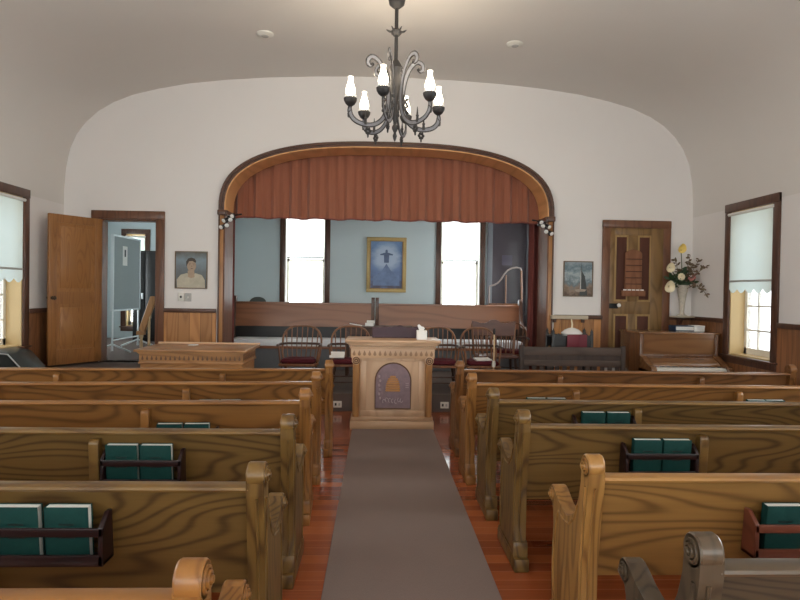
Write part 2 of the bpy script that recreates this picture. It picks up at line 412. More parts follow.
m.add([(x, YR-.3, z) for x, z in vault]+[(x, YB+.45, z) for x, z in vault]+[(x, YR-.3, z) for x, z in out]+[(x, YB+.45, z) for x, z in out],
      [(i, i+1, n+i+1, n+i) for i in range(n-1)] + [(2*n+i, 3*n+i, 3*n+i+1, 2*n+i+1) for i in range(n-1)] + [(0, n, 3*n, 2*n), (n-1, 3*n-1, 4*n-1, 2*n-1)]
      + [(i, 2*n+i, 2*n+i+1, i+1) for i in range(n-1)] + [(n+i, n+i+1, 3*n+i+1, 3*n+i) for i in range(n-1)])
struct(m.build('ceiling', M['ceiling'], smooth=60), 'coved white plaster ceiling', 'ceiling')

# stage floor, landing by the open door
struct(MB().box(-2.93, 3.05, 7.84, 8.9, 0, .24, .008).box(-3.25, 3.25, 8.9, 12.7, 0, .24).build('platform', M['grey_carpet'], smooth=0), 'low carpeted stage platform', 'platform')
struct(MB().box(XL, -2.95, 7.95, 8.8, 0, .5, .01).box(-4.17, -3.36, 8.8, 9.0, 0, .5).build('landing', M['grey_carpet'], smooth=0), 'grey carpeted landing below the open door', 'landing')
struct(MB().box(XL, XL+.001, 0, .001, 0, .001).build('baseboard_left', M['casing'])) if False else None

# alcove behind the arch
AWIN = [(-2.10,-1.27), (1.155,1.99)]
struct(poly_wall('wall_alcove', [(-3.25,0),(3.25,0),(3.25,3.9),(-3.25,3.9)], [[(a,1.12),(b,1.12),(b,3.30),(a,3.30)] for a, b in AWIN], 12.6, 12.85, M['alcove']), 'blue grey back wall of the alcove', 'wall')
for nm, xa in (('wall_alcove_left', -3.4), ('wall_alcove_right', 3.25)):
    m = MB()
    m.box(xa, xa+.15, 9.0, 9.9, 0, 3.9).box(xa, xa+.15, 11.4, 12.85, 0, 3.9).box(xa, xa+.15, 9.9, 11.4, 0, 1.1).box(xa, xa+.15, 9.9, 11.4, 3.2, 3.9)
    struct(m.build(nm, M['alcove'], smooth=0), 'blue grey side wall of the alcove', 'wall')
struct(MB().box(-3.4, 3.4, 9.0, 12.85, 3.9, 4.0).build('ceiling_alcove', M['wall'], smooth=0), 'flat white alcove ceiling', 'ceiling')

# room beyond the open door
struct(MB().box(-6.3, -3.4, 9.0, 13.2, .38, .499).build('floor_annex', M['grey_carpet'], smooth=0), 'grey floor of the side room', 'floor')
struct(poly_wall('wall_annex_back', [(-6.3,.38),(-3.4,.38),(-3.4,3.4),(-6.3,3.4)], [[(-5.52,.75),(-5.12,.75),(-5.12,2.72),(-5.52,2.72)]], 13.0, 13.2, M['annex']), 'blue back wall of the side room', 'wall')
m = MB(); m.box(-6.45, -6.3, 9.0, 10.0, .38, 3.4).box(-6.45, -6.3, 11.6, 13.2, .38, 3.4).box(-6.45, -6.3, 10.0, 11.6, .38, .9).box(-6.45, -6.3, 10.0, 11.6, 2.8, 3.4)
struct(m.build('wall_annex_side', M['annex'], smooth=0), 'blue side wall of the side room', 'wall')
struct(MB().box(-6.3, -4.60, 9.0, 9.12, .38, 3.4).build('wall_annex_front', M['annex'], smooth=0), 'blue front wall of the side room', 'wall')
struct(MB().box(-6.45, -3.4, 9.0, 13.2, 3.4, 3.5).build('ceiling_annex', M['wall'], smooth=0), 'white ceiling of the side room', 'ceiling')

# ------------------------------------------------------------------ windows
wn_count = [0]
PORTALS = []
def window(axis_rz, loc, w, h, label, depth=.3, cas=.11, cols=3, rows=3, reveal=None, dusty=None):  # dusty takes glass tinted to dim the daylight behind it
    """local x along the wall, +y outwards, z up from the bottom of the opening"""
    wn_count[0] += 1
    r = sroot('window_%d' % wn_count[0], label, 'window', loc, axis_rz)
    c = MB(); c.box(-w/2-cas, -w/2, -.03, 0, -.02, h+cas, .006); c.box(w/2, w/2+cas, -.03, 0, -.02, h+cas, .006)
    c.box(-w/2-cas, w/2+cas, -.036, 0, h, h+cas, .006); c.box(-w/2-cas, w/2+cas, -.03, 0, -.10, -.02, .006)
    c.build('casing', M['casing'], r)
    MB().box(-w/2-cas-.02, w/2+cas+.02, -.06, .02, -.022, .004, .006).build('window_stool', M['casing_x'], r)
    j = MB(); t_ = .02; yd = depth-.06
    j.box(-w/2, -w/2+t_, 0, yd, 0, h); j.box(w/2-t_, w/2, 0, yd, 0, h); j.box(-w/2, w/2, 0, yd, h-t_, h); j.box(-w/2, w/2, .02, yd, 0, t_)
    j.build('jamb', reveal or M['cream'], r, smooth=0)
    hm = h*.5
    for (z0, z1, y0, nm) in ((.02, hm+.025, yd-.05, 'lower_sash'), (hm-.025, h-.02, yd-.01, 'upper_sash')):
        s = MB(); x0, x1 = -w/2+.02, w/2-.02; f = .05
        s.box(x0, x0+f, y0, y0+.035, z0, z1); s.box(x1-f, x1, y0, y0+.035, z0, z1)
        s.box(x0, x1, y0, y0+.035, z0, z0+(.08 if nm[0] == 'l' else f)); s.box(x0, x1, y0, y0+.035, z1-f, z1)
        for k in range(1, cols):
            xx = x0+(x1-x0)*k/cols; s.box(xx-.01, xx+.01, y0+.004, y0+.03, z0, z1)
        for k in range(1, rows):
            zz = z0+(z1-z0)*k/rows; s.box(x0, x1, y0+.004, y0+.03, zz-.01, zz+.01)
        so = s.build(nm, M['sash'], r, smooth=0)
        MB().box(x0+.01, x1-.01, y0+.016, y0+.019, z0+.01, z1-.01).build('glass', dusty or M['glass'], so, smooth=0)
    PORTALS.append((Matrix.Translation(loc) @ Matrix.Rotation(axis_rz, 4, 'Z') @ Matrix.Translation((0, depth+.02, h/2)), w, h))
    return r
def blind(parent_loc, rz, w, z_top, z_bar, z_bot, label, cloth, scallop=5):
    r = thing('roller_blind', label, 'blind', parent_loc, rz)
    MB().lathe([(.0,-w/2-.02),(.02,-w/2-.02),(.02,w/2+.02),(.0,w/2+.02)], (0,.0,z_top), 'x', 14).build('roller', M['white_paint'], r)
    m = MB(); nx, nz = 12, 14
    vs = [[m.bm.verts.new((-w/2+w*i/nx, .012+.004*math.sin(i*1.1)*(j/nz), z_top+(z_bar-z_top)*j/nz)) for i in range(nx+1)] for j in range(nz+1)]
    for j in range(nz):
        for i in range(nx): m.bm.faces.new((vs[j][i], vs[j][i+1], vs[j+1][i+1], vs[j+1][i]))
    m.build('blind_cloth', cloth, r, smooth=60)
    MB().box(-w/2, w/2, .004, .02, z_bar-.012, z_bar+.012, .003).build('bottom_bar', M['plastic_grey'], r)
    if z_bot < z_bar:
        m = MB(); k = scallop*8; top, bot = [], []
        for i in range(k+1):
            x = -w/2+w*i/k; top.append(m.bm.verts.new((x, .012, z_bar-.012)))
            bot.append(m.bm.verts.new((x, .012, z_bot+.05-.05*abs(math.sin(PI*i/8)))))
        for i in range(k): m.bm.faces.new((top[i], top[i+1], bot[i+1], bot[i]))
        m.build('scalloped_skirt', cloth, r, smooth=60)
    return r
H = WZ1-WZ0
names = ['window beside the vase corner', 'nave window', 'nave window', 'nave window']
for i, (a, b) in enumerate(WR): window(R(-90), (XR, (a+b)/2, WZ0), b-a, H, 'dark cased unseen sash window in the right wall, widened for light' if i else 'dark cased sash window in the wall beside the piano', dusty=None if i else M['glass_dimmed'])
for i, (a, b) in enumerate(WL): window(R(90), (XL, (a+b)/2, WZ0), b-a, H, 'dark cased unseen sash window in the left wall, widened for light' if i else 'dark cased sash window near the open door', dusty=None if i else M['glass_dimmed'])
for a, b in RW: window(R(180), ((a+b)/2, YR, .7), b-a, 2.8, 'unseen sash window in the rear wall, enlarged for light')
for i, (a, b) in enumerate(AWIN): window(0, ((a+b)/2, 12.6, 1.12), b-a, 2.18, reveal=M['white_paint'], label= 'dark cased alcove window ' + ('on the open door side of the blue picture' if i == 0 else 'on the piano side of the blue picture'), depth=.25, cas=.105, cols=1, rows=1)
window(R(90), (-3.25, 10.65, 1.1), 1.5, 2.1, 'added side window to brighten the alcove, hidden by the dark red curtain', depth=.15, cas=.1, cols=2, rows=1)  # added opening, out of view, that brings more daylight into the alcove
window(R(-90), (3.25, 10.65, 1.1), 1.5, 2.1, 'added side window to brighten the alcove, hidden behind the arch', depth=.15, cas=.1, cols=2, rows=1)  # unseen counterpart opposite, also added for alcove light
window(0, (-5.32, 13.0, .75), .40, 1.97, 'narrow window in the blue side room', depth=.2, cas=.1, cols=1, rows=2)
window(R(90), (-6.3, 10.8, .9), 1.6, 1.9, 'side window of the blue side room', depth=.15, cas=.1, cols=2, rows=2)
blind((XR-.028, 7.375, 0), R(-90), .87, 2.665, 1.785, 1.63, 'white roller blind with scalloped hem in the window beside the piano', M['blind'])
blind((XL+.028, 7.32, 0), R(90), .92, 2.665, 1.79, 1.62, 'white roller blind with scalloped hem in the window near the open door', M['blind'])
blind((-1.685, 12.62, 0), 0, .76, 3.24, 2.26, 2.26, 'white blind over upper half of the alcove window nearer the open door', M['blind_thin'])
blind((1.5725, 12.62, 0), 0, .76, 3.24, 2.25, 2.25, 'white blind over upper half of the alcove window nearer the dark door', M['blind_thin'])
blind((-5.32, 12.98, 0), 0, .38, 2.66, 2.2, 2.2, 'small pale blind in the narrow window of the blue side room', M['blind'])

# ------------------------------------------------------------------ trim
def band_between(inner, outer, y0, y1, name, mat):
    m = MB(); n = len(inner)
    vs = [[m.bm.verts.new((p[0], y, p[1])) for p in loop] for loop in (inner, outer) for y in (y0, y1)]   # i0 i1 o0 o1
    i0, i1, o0, o1 = vs
    for k in range(n-1):
        m.bm.faces.new((i0[k], i0[k+1], o0[k+1], o0[k])); m.bm.faces.new((i1[k], i1[k+1], o1[k+1], o1[k]))
        m.bm.faces.new((i0[k], i0[k+1], i1[k+1], i1[k])); m.bm.faces.new((o0[k], o0[k+1], o1[k+1], o1[k]))
    for k in (0, n-1): m.bm.faces.new((i0[k], i1[k], o1[k], o0[k]))
    return m.build(name, mat, None)
tr = sroot('trim_1', 'dark and light oak casing of the stage arch', 'trim')
def par(o): o.parent = tr; return o
par(band_between(arch_pts(AX, AIN-.005, AZ, AB-.005), arch_pts(AX, AIN+.055, AZ, AB+.05), YB-.04, YB, 'arch_moulding', M['casing_x']))
par(band_between(arch_pts(AX, AIN+.03, AZ, AB+.028), arch_pts(AX, AIN+.07, AZ, AB+.062), YB-.06, YB-.035, 'arch_moulding', M['casing_x']))
par(band_between(arch_pts(AX, AIN-.02, AZ, AB-.02), arch_pts(AX, AIN, AZ, AB), YB-.03, YB+.47, 'arch_soffit', M['arch_light']))
for s in (-1, 1):
    x = AX+s*AIN
    MB().box(x, x+s*.055, YB-.035, YB, .24, AZ-.05, .004).build('arch_post', M['arch_post'], tr)
    MB().box(x+s*.05, x+s*.072, YB-.045, YB, .24, AZ-.05, .004).build('post_edge', M['casing'], tr)
    MB().box(x-s*.02, x, YB-.03, YB+.47, .26, AZ-.05).build('reveal_board', M['reveal'], tr, smooth=0)
    MB().box(x-s*.035, x+s*.085, YB-.07, YB, AZ-.055, AZ+.02, .012).box(x-s*.05, x, YB-.02, YB+.47, AZ-.055, AZ+.02, .01).build('impost', M['casing_x'], tr)
def cap_seg(m, x0, x1, y0, y1, z=1.28): m.box(x0, x1, y0, y1, z-.05, z, .006)
w = sroot('trim_2', 'light oak wainscot between the open door and the arch', 'trim')
MB().box(-3.25, -2.50, YB-.02, YB, .24, 1.235).build('boards', M['wains_light'], w, smooth=0)
MB().box(-3.25, -2.50, YB-.04, YB, 1.23, 1.29, .008).build('cap_rail', M['casing_x'], w)
w = sroot('trim_3', 'light oak wainscot between the arch and the grained door', 'trim')
MB().box(2.45, 3.17, YB-.02, YB, .24, 1.22).build('boards', M['wains_light'], w, smooth=0)
MB().box(2.45, 3.17, YB-.04, YB, 1.215, 1.275, .008).build('cap_rail', M['casing_x'], w)
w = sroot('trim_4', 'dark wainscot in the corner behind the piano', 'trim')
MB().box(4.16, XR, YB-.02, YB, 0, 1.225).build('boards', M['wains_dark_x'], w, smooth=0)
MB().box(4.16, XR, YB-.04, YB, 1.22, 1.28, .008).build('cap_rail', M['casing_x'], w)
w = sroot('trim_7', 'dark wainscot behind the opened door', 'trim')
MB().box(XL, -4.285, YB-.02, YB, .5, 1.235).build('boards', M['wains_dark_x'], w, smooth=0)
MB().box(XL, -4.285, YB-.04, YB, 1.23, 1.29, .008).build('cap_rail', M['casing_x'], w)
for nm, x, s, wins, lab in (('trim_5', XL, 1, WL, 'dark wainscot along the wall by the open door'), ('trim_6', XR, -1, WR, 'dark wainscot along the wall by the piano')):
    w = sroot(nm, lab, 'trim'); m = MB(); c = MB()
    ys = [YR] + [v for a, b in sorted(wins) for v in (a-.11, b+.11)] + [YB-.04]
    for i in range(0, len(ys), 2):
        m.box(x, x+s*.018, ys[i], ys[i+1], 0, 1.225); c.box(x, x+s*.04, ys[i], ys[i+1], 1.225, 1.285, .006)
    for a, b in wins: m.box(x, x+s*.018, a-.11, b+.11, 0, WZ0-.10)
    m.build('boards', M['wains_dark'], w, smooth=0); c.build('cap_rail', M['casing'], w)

# ------------------------------------------------------------------ doors
d = sroot('door_1', 'golden oak panelled door standing open beside the stage', 'door', (-4.125, YB-.05, .525))
ang = math.atan2(8.09-8.75, -4.52+4.125)          # leaf swings into the nave
LW, LH, T = .765, 2.02, .04
lf = MB(); st = .11
for z0, z1 in ((0,.20),(.82,.98),(LH-.11,LH)): lf.box(st, LW-st, -T/2, T/2, z0, z1)
lf.box(0, st, -T/2, T/2, 0, LH, .003); lf.box(LW-st, LW, -T/2, T/2, 0, LH, .003)
leaf = lf.build('door_leaf', M['door_oak'], d); leaf.rotation_euler = (0,0,ang)
for z0, z1 in ((.20,.82),(.98,LH-.11)): MB().box(st, LW-st, -.009, .009, z0, z1).box(st+.05, LW-st-.05, -.014, .014, z0+.05, z1-.05, .004).build('door_panel', M['door_panel_oak'], leaf)
for s in (-1, 1): MB().lathe([(.0,0),(.024,0),(.024,.006),(.009,.008),(.009,.03),(.024,.038),(.027,.052),(.018,.064),(0,.066)], (0,0,0), 'y', 16).xform(Matrix.Translation((LW-.05, s*T/2, .90)) @ Matrix.Rotation(0 if s > 0 else PI, 4, 'Z')).build('door_knob', M['brass'], leaf)
c = MB(); x0, x1, zt = LD[0], LD[1], LD[3]
c.box(x0-.115, x0, YB-.035, YB, .5, zt+.12, .008).box(x1, x1+.115, YB-.035, YB, .5, zt+.12, .008).box(x0-.115, x1+.115, YB-.042, YB, zt, zt+.12, .008)
c.build('door_casing', M['door_casing'], d).matrix_parent_inverse = Matrix.Translation((4.125, -(YB-.05), -.525))
j = MB().box(x0, x0+.02, YB, YB+.2, .5, zt).box(x1-.02, x1, YB, YB+.2, .5, zt).box(x0, x1, YB, YB+.2, zt-.02, zt)
j.build('door_jamb', M['door_casing'], d).matrix_parent_inverse = Matrix.Translation((4.125, -(YB-.05), -.525))

d = sroot('door_2', 'closed grained door with dark inset panels near the vase', 'door', (3.665, YB, .5))
c = MB(); x0, x1, zt = -.40, .40, 2.075
c.box(x0-.115, x0, -.035, 0, 0, zt+.115, .008).box(x1, x1+.115, -.035, 0, 0, zt+.115, .008).box(x0-.115, x1+.115, -.042, 0, zt, zt+.115, .008)
c.build('door_casing', M['door_casing'], d)
leaf = MB().box(-.40, .40, -.016, 0, 0, 2.075).build('door_leaf', M['grained_door'], d, smooth=0)
f = MB()
for z0, z1 in ((0,.14),(.80,.985),(1.97,2.075)): f.box(-.33, .22, -.028, -.016, z0, z1, .003)
f.box(-.40, -.33, -.028, -.016, 0, 2.075, .003).box(.22, .40, -.028, -.016, 0, 2.075, .003).box(-.11, .0, -.028, -.016, .14, .80, .003).box(-.125, .015, -.028, -.016, .985, 1.97, .003)
f.build('door_frame', M['grained_door'], leaf)
for xa, xb, z0, z1 in ((-.33,-.125,.985,1.97),(.015,.22,.985,1.97),(-.33,-.11,.14,.80),(.0,.22,.14,.80)):
    MB().box(xa, xb, -.022, -.015, z0, z1).build('panel_trim', M['inset_trim'], leaf, smooth=0)
    MB().box(xa+.03, xb-.025, -.026, -.02, z0+.03, z1-.03, .003).build('inset_panel', M['inset_brown'], leaf)
MB().box(-.40, -.27, -.038, -.028, .88, .955, .004).build('lock_plate', M['iron'], leaf)
MB().lathe([(0,0),(.012,0),(.01,.03),(.026,.04),(.03,.055),(.02,.07),(0,.072)], (0,0,0), 'y', 16).xform(Matrix.Translation((-.275,-.036,.93)) @ Matrix.Rotation(PI, 4, 'Z')).build('door_knob', M['porcelain'], leaf)

d = sroot('door_3', 'dark plum door at the back of the alcove', 'door', (2.6, 12.6, .24))
MB().box(-.36, .36, -.05, 0, 0, 3.0, .006).build('door_leaf', M['dark_door'], d)
MB().box(-.16, .06, -.056, -.05, 1.93, 2.14, .004).build('door_plate', plain('plate_plum', (.10,.085,.13), .4), d)
MB().box(-.47, -.36, -.06, 0, 0, 3.1, .006).box(.36, .42, -.06, 0, 0, 3.1, .006).box(-.47, .42, -.06, 0, 3.0, 3.1, .006).build('door_casing', plain('plum_casing', (.19,.20,.23), .4), d)

# ------------------------------------------------------------------ pews
def arc(cx, cz, r, a0, a1, n):
    return [(cx+r*math.cos(R(a0+(a1-a0)*i/n)), cz+r*math.sin(R(a0+(a1-a0)*i/n))) for i in range(n+1)]
END = ([(.035,.05),(.052,.25),(.045,.45),(.015,.65),(-.012,.80)] + arc(.03,.872,.046,200,-35,14)
       + [(.078,.79),(.098,.715),(.135,.645),(.19,.60),(.25,.578),(.31,.582),(.37,.604),(.42,.632)] + arc(.478,.606,.043,115,-105,12)
       + [(.452,.53),(.445,.46),(.462,.36),(.47,.25),(.455,.12),(.445,.05)])
def pew_end(r, xa, s, W, name='end_panel'):
    """xa aisle face; s = +1 when the pew extends towards +x"""
    x0, x1 = xa, xa+s*.068
    m = MB().prism(END, 'x', x0, x1, .004)
    m.prism([(.03,.09),(.47,.09),(.455,.05),(.03,.05)], 'x', x0-s*.004, x1+s*.004)
    m.box(x0-s*.008, x1+s*.008, -.005, .48, 0, .075, .008)
    m.prism([(.03,.075),(.075,.075),(.07,.13),(.06,.16),(.036,.16),(.032,.13)], 'x', x0-s*.007, x1+s*.007, .003)
    # raised border and fluted rear edge
    m.tube([(x0, p[0]+.02, p[1]) for p in [(.035,.09),(.052,.25),(.045,.45),(.018,.65),(-.005,.79)]], .008, 6)
    m.tube([(x0, p[0], p[1]) for p in [(.42,.10),(.44,.25),(.43,.36),(.41,.48),(.37,.56),(.30,.545),(.22,.555),(.15,.61),(.11,.68)]], .006, 6)
    xm = (x0+x1)/2
    m.tube([(xm-s*.006, p[0]-.001, p[1]) for p in [(.034,.16),(.052,.25),(.045,.45),(.015,.65),(-.012,.79)]], .006, 6)
    e = m.build(name, W['z'], r)
    for (cy, cz, rr) in ((.03,.872,.049), (.478,.606,.044)):
        # aisle face: a volute of stepped rings with grooves between; a shallower one inside
        def face(st):
            f = [(rr-.003, 0), (rr-.003, 0)]; q = rr-.001; h = 0.
            f = [(rr, -.006), (rr-.004, 0)]
            q = rr-.004
            for k in range(3):
                w_ = (rr*.24)
                f += [(q-w_*.55, h), (q-w_*.60, h-st*.8), (q-w_*.95, h-st*.8), (q-w_, h+st*.75)]
                q -= w_; h += st*.75
            f += [(max(.003, q*.5), h+.001), (.001, h+.001)]
            return f
        out = face(.008); inn = face(.004)
        full = [(q, -h) for q, h in out[::-1]] + [(q, h+.068) for q, h in inn]
        v = MB().lathe([(q, s*h) for q, h in full], (x0, cy, cz), 'x', 30)
        v.build('scroll', W['scroll'], e, smooth=30)
def make_pew(label, loc, rz, s, length=3.32, braces=(1.0,2.45), W=None, outer=True):
    r = thing('pew', label, 'pew', loc, rz, 'oak pews of the nave')
    pew_end(r, 0, s, W)
    if outer: pew_end(r, s*length, -s, W)
    xa, xb = s*.06, s*(length-.06)
    MB().prism([(.085,.39),(.112,.39),(.062,.815),(.034,.815)], 'x', xa, xb).build('back_panel', W['x'], r)
    rail = [(.012,.812)] + [(-.008,.815),(-.014,.824),(-.010,.833),(.005,.838),(.045,.839),(.064,.834),(.070,.824),(.064,.814)]
    MB().prism(rail, 'x', xa, xb).build('top_rail', W['rail'], r)
    MB().prism([(.095,.395),(.48,.415),(.50,.425),(.50,.44),(.485,.447),(.10,.43)], 'x', xa, xb).build('seat', W['x'], r)
    for b in braces:
        x = s*b
        m = MB().prism([(.03,0),(.115,0),(.105,.39),(.042,.785),(.012,.79),(-.004,.782),(-.012,.765),(.018,.42)], 'x', x-.025, x+.025, .005)
        m.prism([(.10,0),(.36,0),(.42,.40),(.10,.395)], 'x', x-.018, x+.018, .003)
        m.build('support', W['rail'], r)
    return r
def make_rack(pew, xa, xb, mat, dz=0):
    r = MB(); a, b = min(xa, xb), max(xa, xb)
    r.box(a, b, -.026, .060, .545, .562, .003)
    r.box(a, b, -.034, -.022, .545, .588, .003); r.box(a, b, -.034, -.022, .655, .688, .003)
    for x in (a, b-.018): r.prism([(-.034,.545),(.065,.545),(.046,.735),(.018,.735),(-.034,.69)], 'x', x, x+.018, .003)
    return r.build('book_rack', mat, pew, (0, -dz*.11 if dz else 0, dz))
def make_book(label, loc, rx, rz, group):
    t = thing('hymnal', label, 'book', loc, rz, group); t.rotation_euler = (rx, 0, rz)
    w, h, d = .160, .205, .038
    m = MB().box(-w/2, w/2, -d/2, -d/2+.004, 0, h, .001).box(-w/2, w/2, d/2-.004, d/2, 0, h, .001).box(-w/2, -w/2+.004, -d/2, d/2, 0, h, .001)
    m.build('cover', M['green_cover'], t)
    MB().box(-w/2+.004, w/2-.004, -d/2+.004, d/2-.004, .004, h-.003).build('page_block', M['pages'], t, smooth=0)
    k = MB(); y = -d/2
    k.box(-.028, .028, y-.0008, y, .135, .143)
    k.prism([(-.03,.085),(-.022,.112),(-.008,.103),(0,.120),(.008,.103),(.022,.112),(.03,.085)], 'y', y-.0008, y)
    k.build('cover_stamp', M['green_stamp'], t, smooth=0)
    return t
ordn = ['front', 'second', 'third', 'fourth', 'fifth', 'sixth']
LY = [5.69,4.87,4.02,3.165,2.275,1.44]; RY = [5.74,4.885,4.115,3.345,2.41,1.60]
LX = [-.585,-.622,-.612,-.602,-.588,-.580]; RX = [.605,.585,.612,.632,.695,.712]
LR = [3.6,4.6,3.0,0,0,0]; RR = [.2,0,.3,0,0,0]
LK = {1: [(-1.577,-1.249)], 2: [(-1.60,-1.262)], 3: [(-1.566,-1.224)], 4: [(-1.579,-1.221)], 5: []}
RK = {1: [(1.067,1.393),(2.927,3.227)], 2: [(1.254,1.595)], 3: [(1.286,1.617)], 4: [(1.433,1.765)], 5: []}
TONE = {-1: ['amber','amber','amber','olive','olive','amber'], 1: ['umber','amber','olive','olive','gold','worn']}  # row tones partly stand for the light each row gets, gold for sun
BR = {-1: [(1.604,3.07),(1.674,3.13),(1.679,3.1),(1.634,3.1),(1.645,3.05),(1.64,3.05)], 1: [(1.612,3.009),(1.484,2.866),(1.66,3.05),(1.704,3.1),(1.84,3.1),(1.65,3.05)]}
DZ = {-1: {1: -.068, 2: -.072}, 1: {1: -.042, 4: -.04}}
lastwords = {0: 'nearest the stage', 1: 'second from the stage', 2: 'third from the stage', 3: 'fourth from the stage', 4: 'fifth from the stage', 5: 'nearest the camera'}
for side, Ys, Xs, Rs, K, s in (('left', LY, LX, LR, LK, -1), ('right', RY, RX, RR, RK, 1)):
    for i in range(6):
        rz = R(Rs[i]) if s < 0 else R(-Rs[i])
        lab = 'oak pew with scrolled ends %s of the aisle, %s' % (side, lastwords[i])
        if i == 5 and s > 0: lab = 'weathered grey-worn oak pew right of the aisle, nearest the camera'
        br = [q-abs(Xs[i]) for q in BR[s][i]]
        L_ = 3.95-abs(Xs[i])
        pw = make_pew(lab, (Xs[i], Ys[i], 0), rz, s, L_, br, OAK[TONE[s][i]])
        for kk, (a, b) in enumerate(K.get(i, [])):
            xa, xb = (a-Xs[i]), (b-Xs[i])
            pad = .048
            make_rack(pw, xa-(.022 if s < 0 else pad), xb+(pad if s < 0 else .042), M['rack_red'] if (s > 0 and i == 4) else M['rack'], DZ[s].get(i, 0))
            for q in range(2):
                xc = xa+(xb-xa)*(.245 if q == 0 else .755)
                P = Matrix.Translation((Xs[i], Ys[i], 0)) @ Matrix.Rotation(rz, 4, 'Z') @ Vector((xc, -.005-DZ[s].get(i, 0)*.11+.012, .5635+DZ[s].get(i, 0)))
                where = ('left' if q == 0 else 'right') + ' of two in rack on %s pew %s' % (side, lastwords[i])
                if kk == 1 or (s > 0 and i == 1 and kk == 0):
                    where = ('left' if q == 0 else 'right') + ' of two in %s rack, second right pew from stage' % ('window-side' if kk else 'aisle-side')
                make_book('dark green hymnal, ' + where, P, R(6), rz, 'hymnals in the pew racks')

# ------------------------------------------------------------------ aisle runner and sheet of paper
m = MB().box(-.437, .490, -3.0, 6.83, .0, .012, .004)
tag(m.build('aisle_runner', M['runner'], smooth=0), 'long grey-brown carpet runner laid up the aisle to the pulpit', 'rug')

# ------------------------------------------------------------------ pulpit
px, py = .016, 6.82
P = thing('pulpit', 'pale oak pulpit with beehive plaque at the end of the aisle runner', 'pulpit', (px, py, 0))
MB().box(-.48, .48, 0, .50, 0, .10, .008).box(-.468, .468, .008, .495, .10, .15, .012).build('base', M['pulpit_oak_x'], P)
MB().box(-.445, .445, .03, .48, .15, .82).build('body', M['pulpit_oak'], P, smooth=0)
fr = MB(); fr.box(-.37, .37, .016, .03, .15, .22, .003).box(-.37, .37, .016, .03, .785, .82, .003).box(-.37, -.30, .016, .03, .22, .785, .003).box(.30, .37, .016, .03, .22, .785, .003)
fr.build('front_frame', M['pulpit_oak'], P)
for s in (-1, 1):
    col = MB().prism([(s*.415+.040*math.cos(a*PI/8), .03-.050*math.sin(a*PI/8)) for a in range(9)], 'z', .15, .76)
    for k in range(-2, 3): col.box(s*.415+k*.014-.003, s*.415+k*.014+.003, -.025+.005*abs(k), .004+.006*abs(k), .17, .74)
    c_ = col.build('column', M['pulpit_dark'], P)
    v = MB()
    prof = [(.001,0)]
    for k in range(3):
        q = .050*(1-.3*k); h = .004*k; prof += [(q,h),(q*.95,h+.012),(q*.80,h+.013),(q*.78,h-.002)]
    prof += [(.008,.022),(.001,.024)]
    v.lathe([(r_, -.026-h) for r_, h in prof], (s*.415, 0, .795), 'y', 24)
    v.box(s*.415-.050, s*.415+.050, -.026, .03, .775, .82, .004)
    v.build('volute', M['pulpit_oak'], c_, smooth=25)
    MB().tube([(s*.415+.036*math.cos(2*PI*k/20), -.041, .795+.036*math.sin(2*PI*k/20)) for k in range(20)], .006, 6, True).build('volute_groove', M['carved'], c_)
    MB().tube([(s*.415+.015*math.cos(2*PI*k/14), -.049, .795+.015*math.sin(2*PI*k/14)) for k in range(14)], .006, 6, True).build('volute_eye', M['carved'], c_)
cn = MB().box(-.475, .475, -.012, .49, .82, .93, .004).box(-.49, .49, -.03, .49, .93, .95, .004)
for k in range(44):
    x = -.478+.956*k/43; cn.box(x-.007, x+.007, -.043, -.03, .948, .966)
cn.box(-.505, .505, -.04, .49, .966, .985, .004).box(-.525, .525, -.058, .50, .985, 1.0, .005).box(-.542, .542, -.075, .51, 1.0, 1.028, .007)
cn.build('cornice', M['pulpit_oak_x'], P)
fz = MB()
for k in range(16):
    x = -.44+.88*k/15
    fz.prism([(x+.017*math.cos(a), .865+.018*math.sin(a)) for a in [R(q) for q in range(150, 391, 24)]] + [(x, .910)], 'y', -.016, -.011)
fz.build('carved_drop_frieze', M['carved_pale'], P)
def arch_shape(cx, w, z0, z1, n=16):
    r_ = w/2; return [(cx-r_, z0)] + [(cx-r_*math.cos(PI*i/n), z1-r_*(1 if False else 1)+r_*math.sin(PI*i/n)) for i in range(n+1)] + [(cx+r_, z0)]
pl = MB().prism(arch_shape(.007, .405, .245, .765), 'y', .012, .031, .003)
plq = pl.build('plaque', M['plaque'], P)
rim = MB().tube([(x, .012, z) for x, z in arch_shape(.007, .405, .245, .765)], .008, 6, True).build('plaque_rim', M['carved'], plq)
hv = MB()
for k in range(7):
    z = .438+.026*k; hw = .084*math.sqrt(max(0, 1-(k/6.6)**2))
    hv.box(.005-hw, .005+hw, -.004, .014, z, z+.0245, .010)
hv.build('beehive', M['hive'], plq)
mk = MB()
for k, x in enumerate((-.095,-.065,-.03,.005,.04,.075,.105)):
    mk.tube([(x+.014*math.cos(a), .010, .325+.022*math.sin(a)+.006*((k*3) % 4)) for a in [R(q) for q in range(20*k, 20*k+261, 29)]], .005, 5)
for k in range(3): mk.box(.150, .185, .006, .013, .485+.022*k, .493+.022*k)
for k in range(6): mk.ball((-.14-.01*(k % 2), .012, .36+.05*k), (.012,.006,.018), 8, 6)
mk.build('plaque_marks', M['pale_mark'], plq)

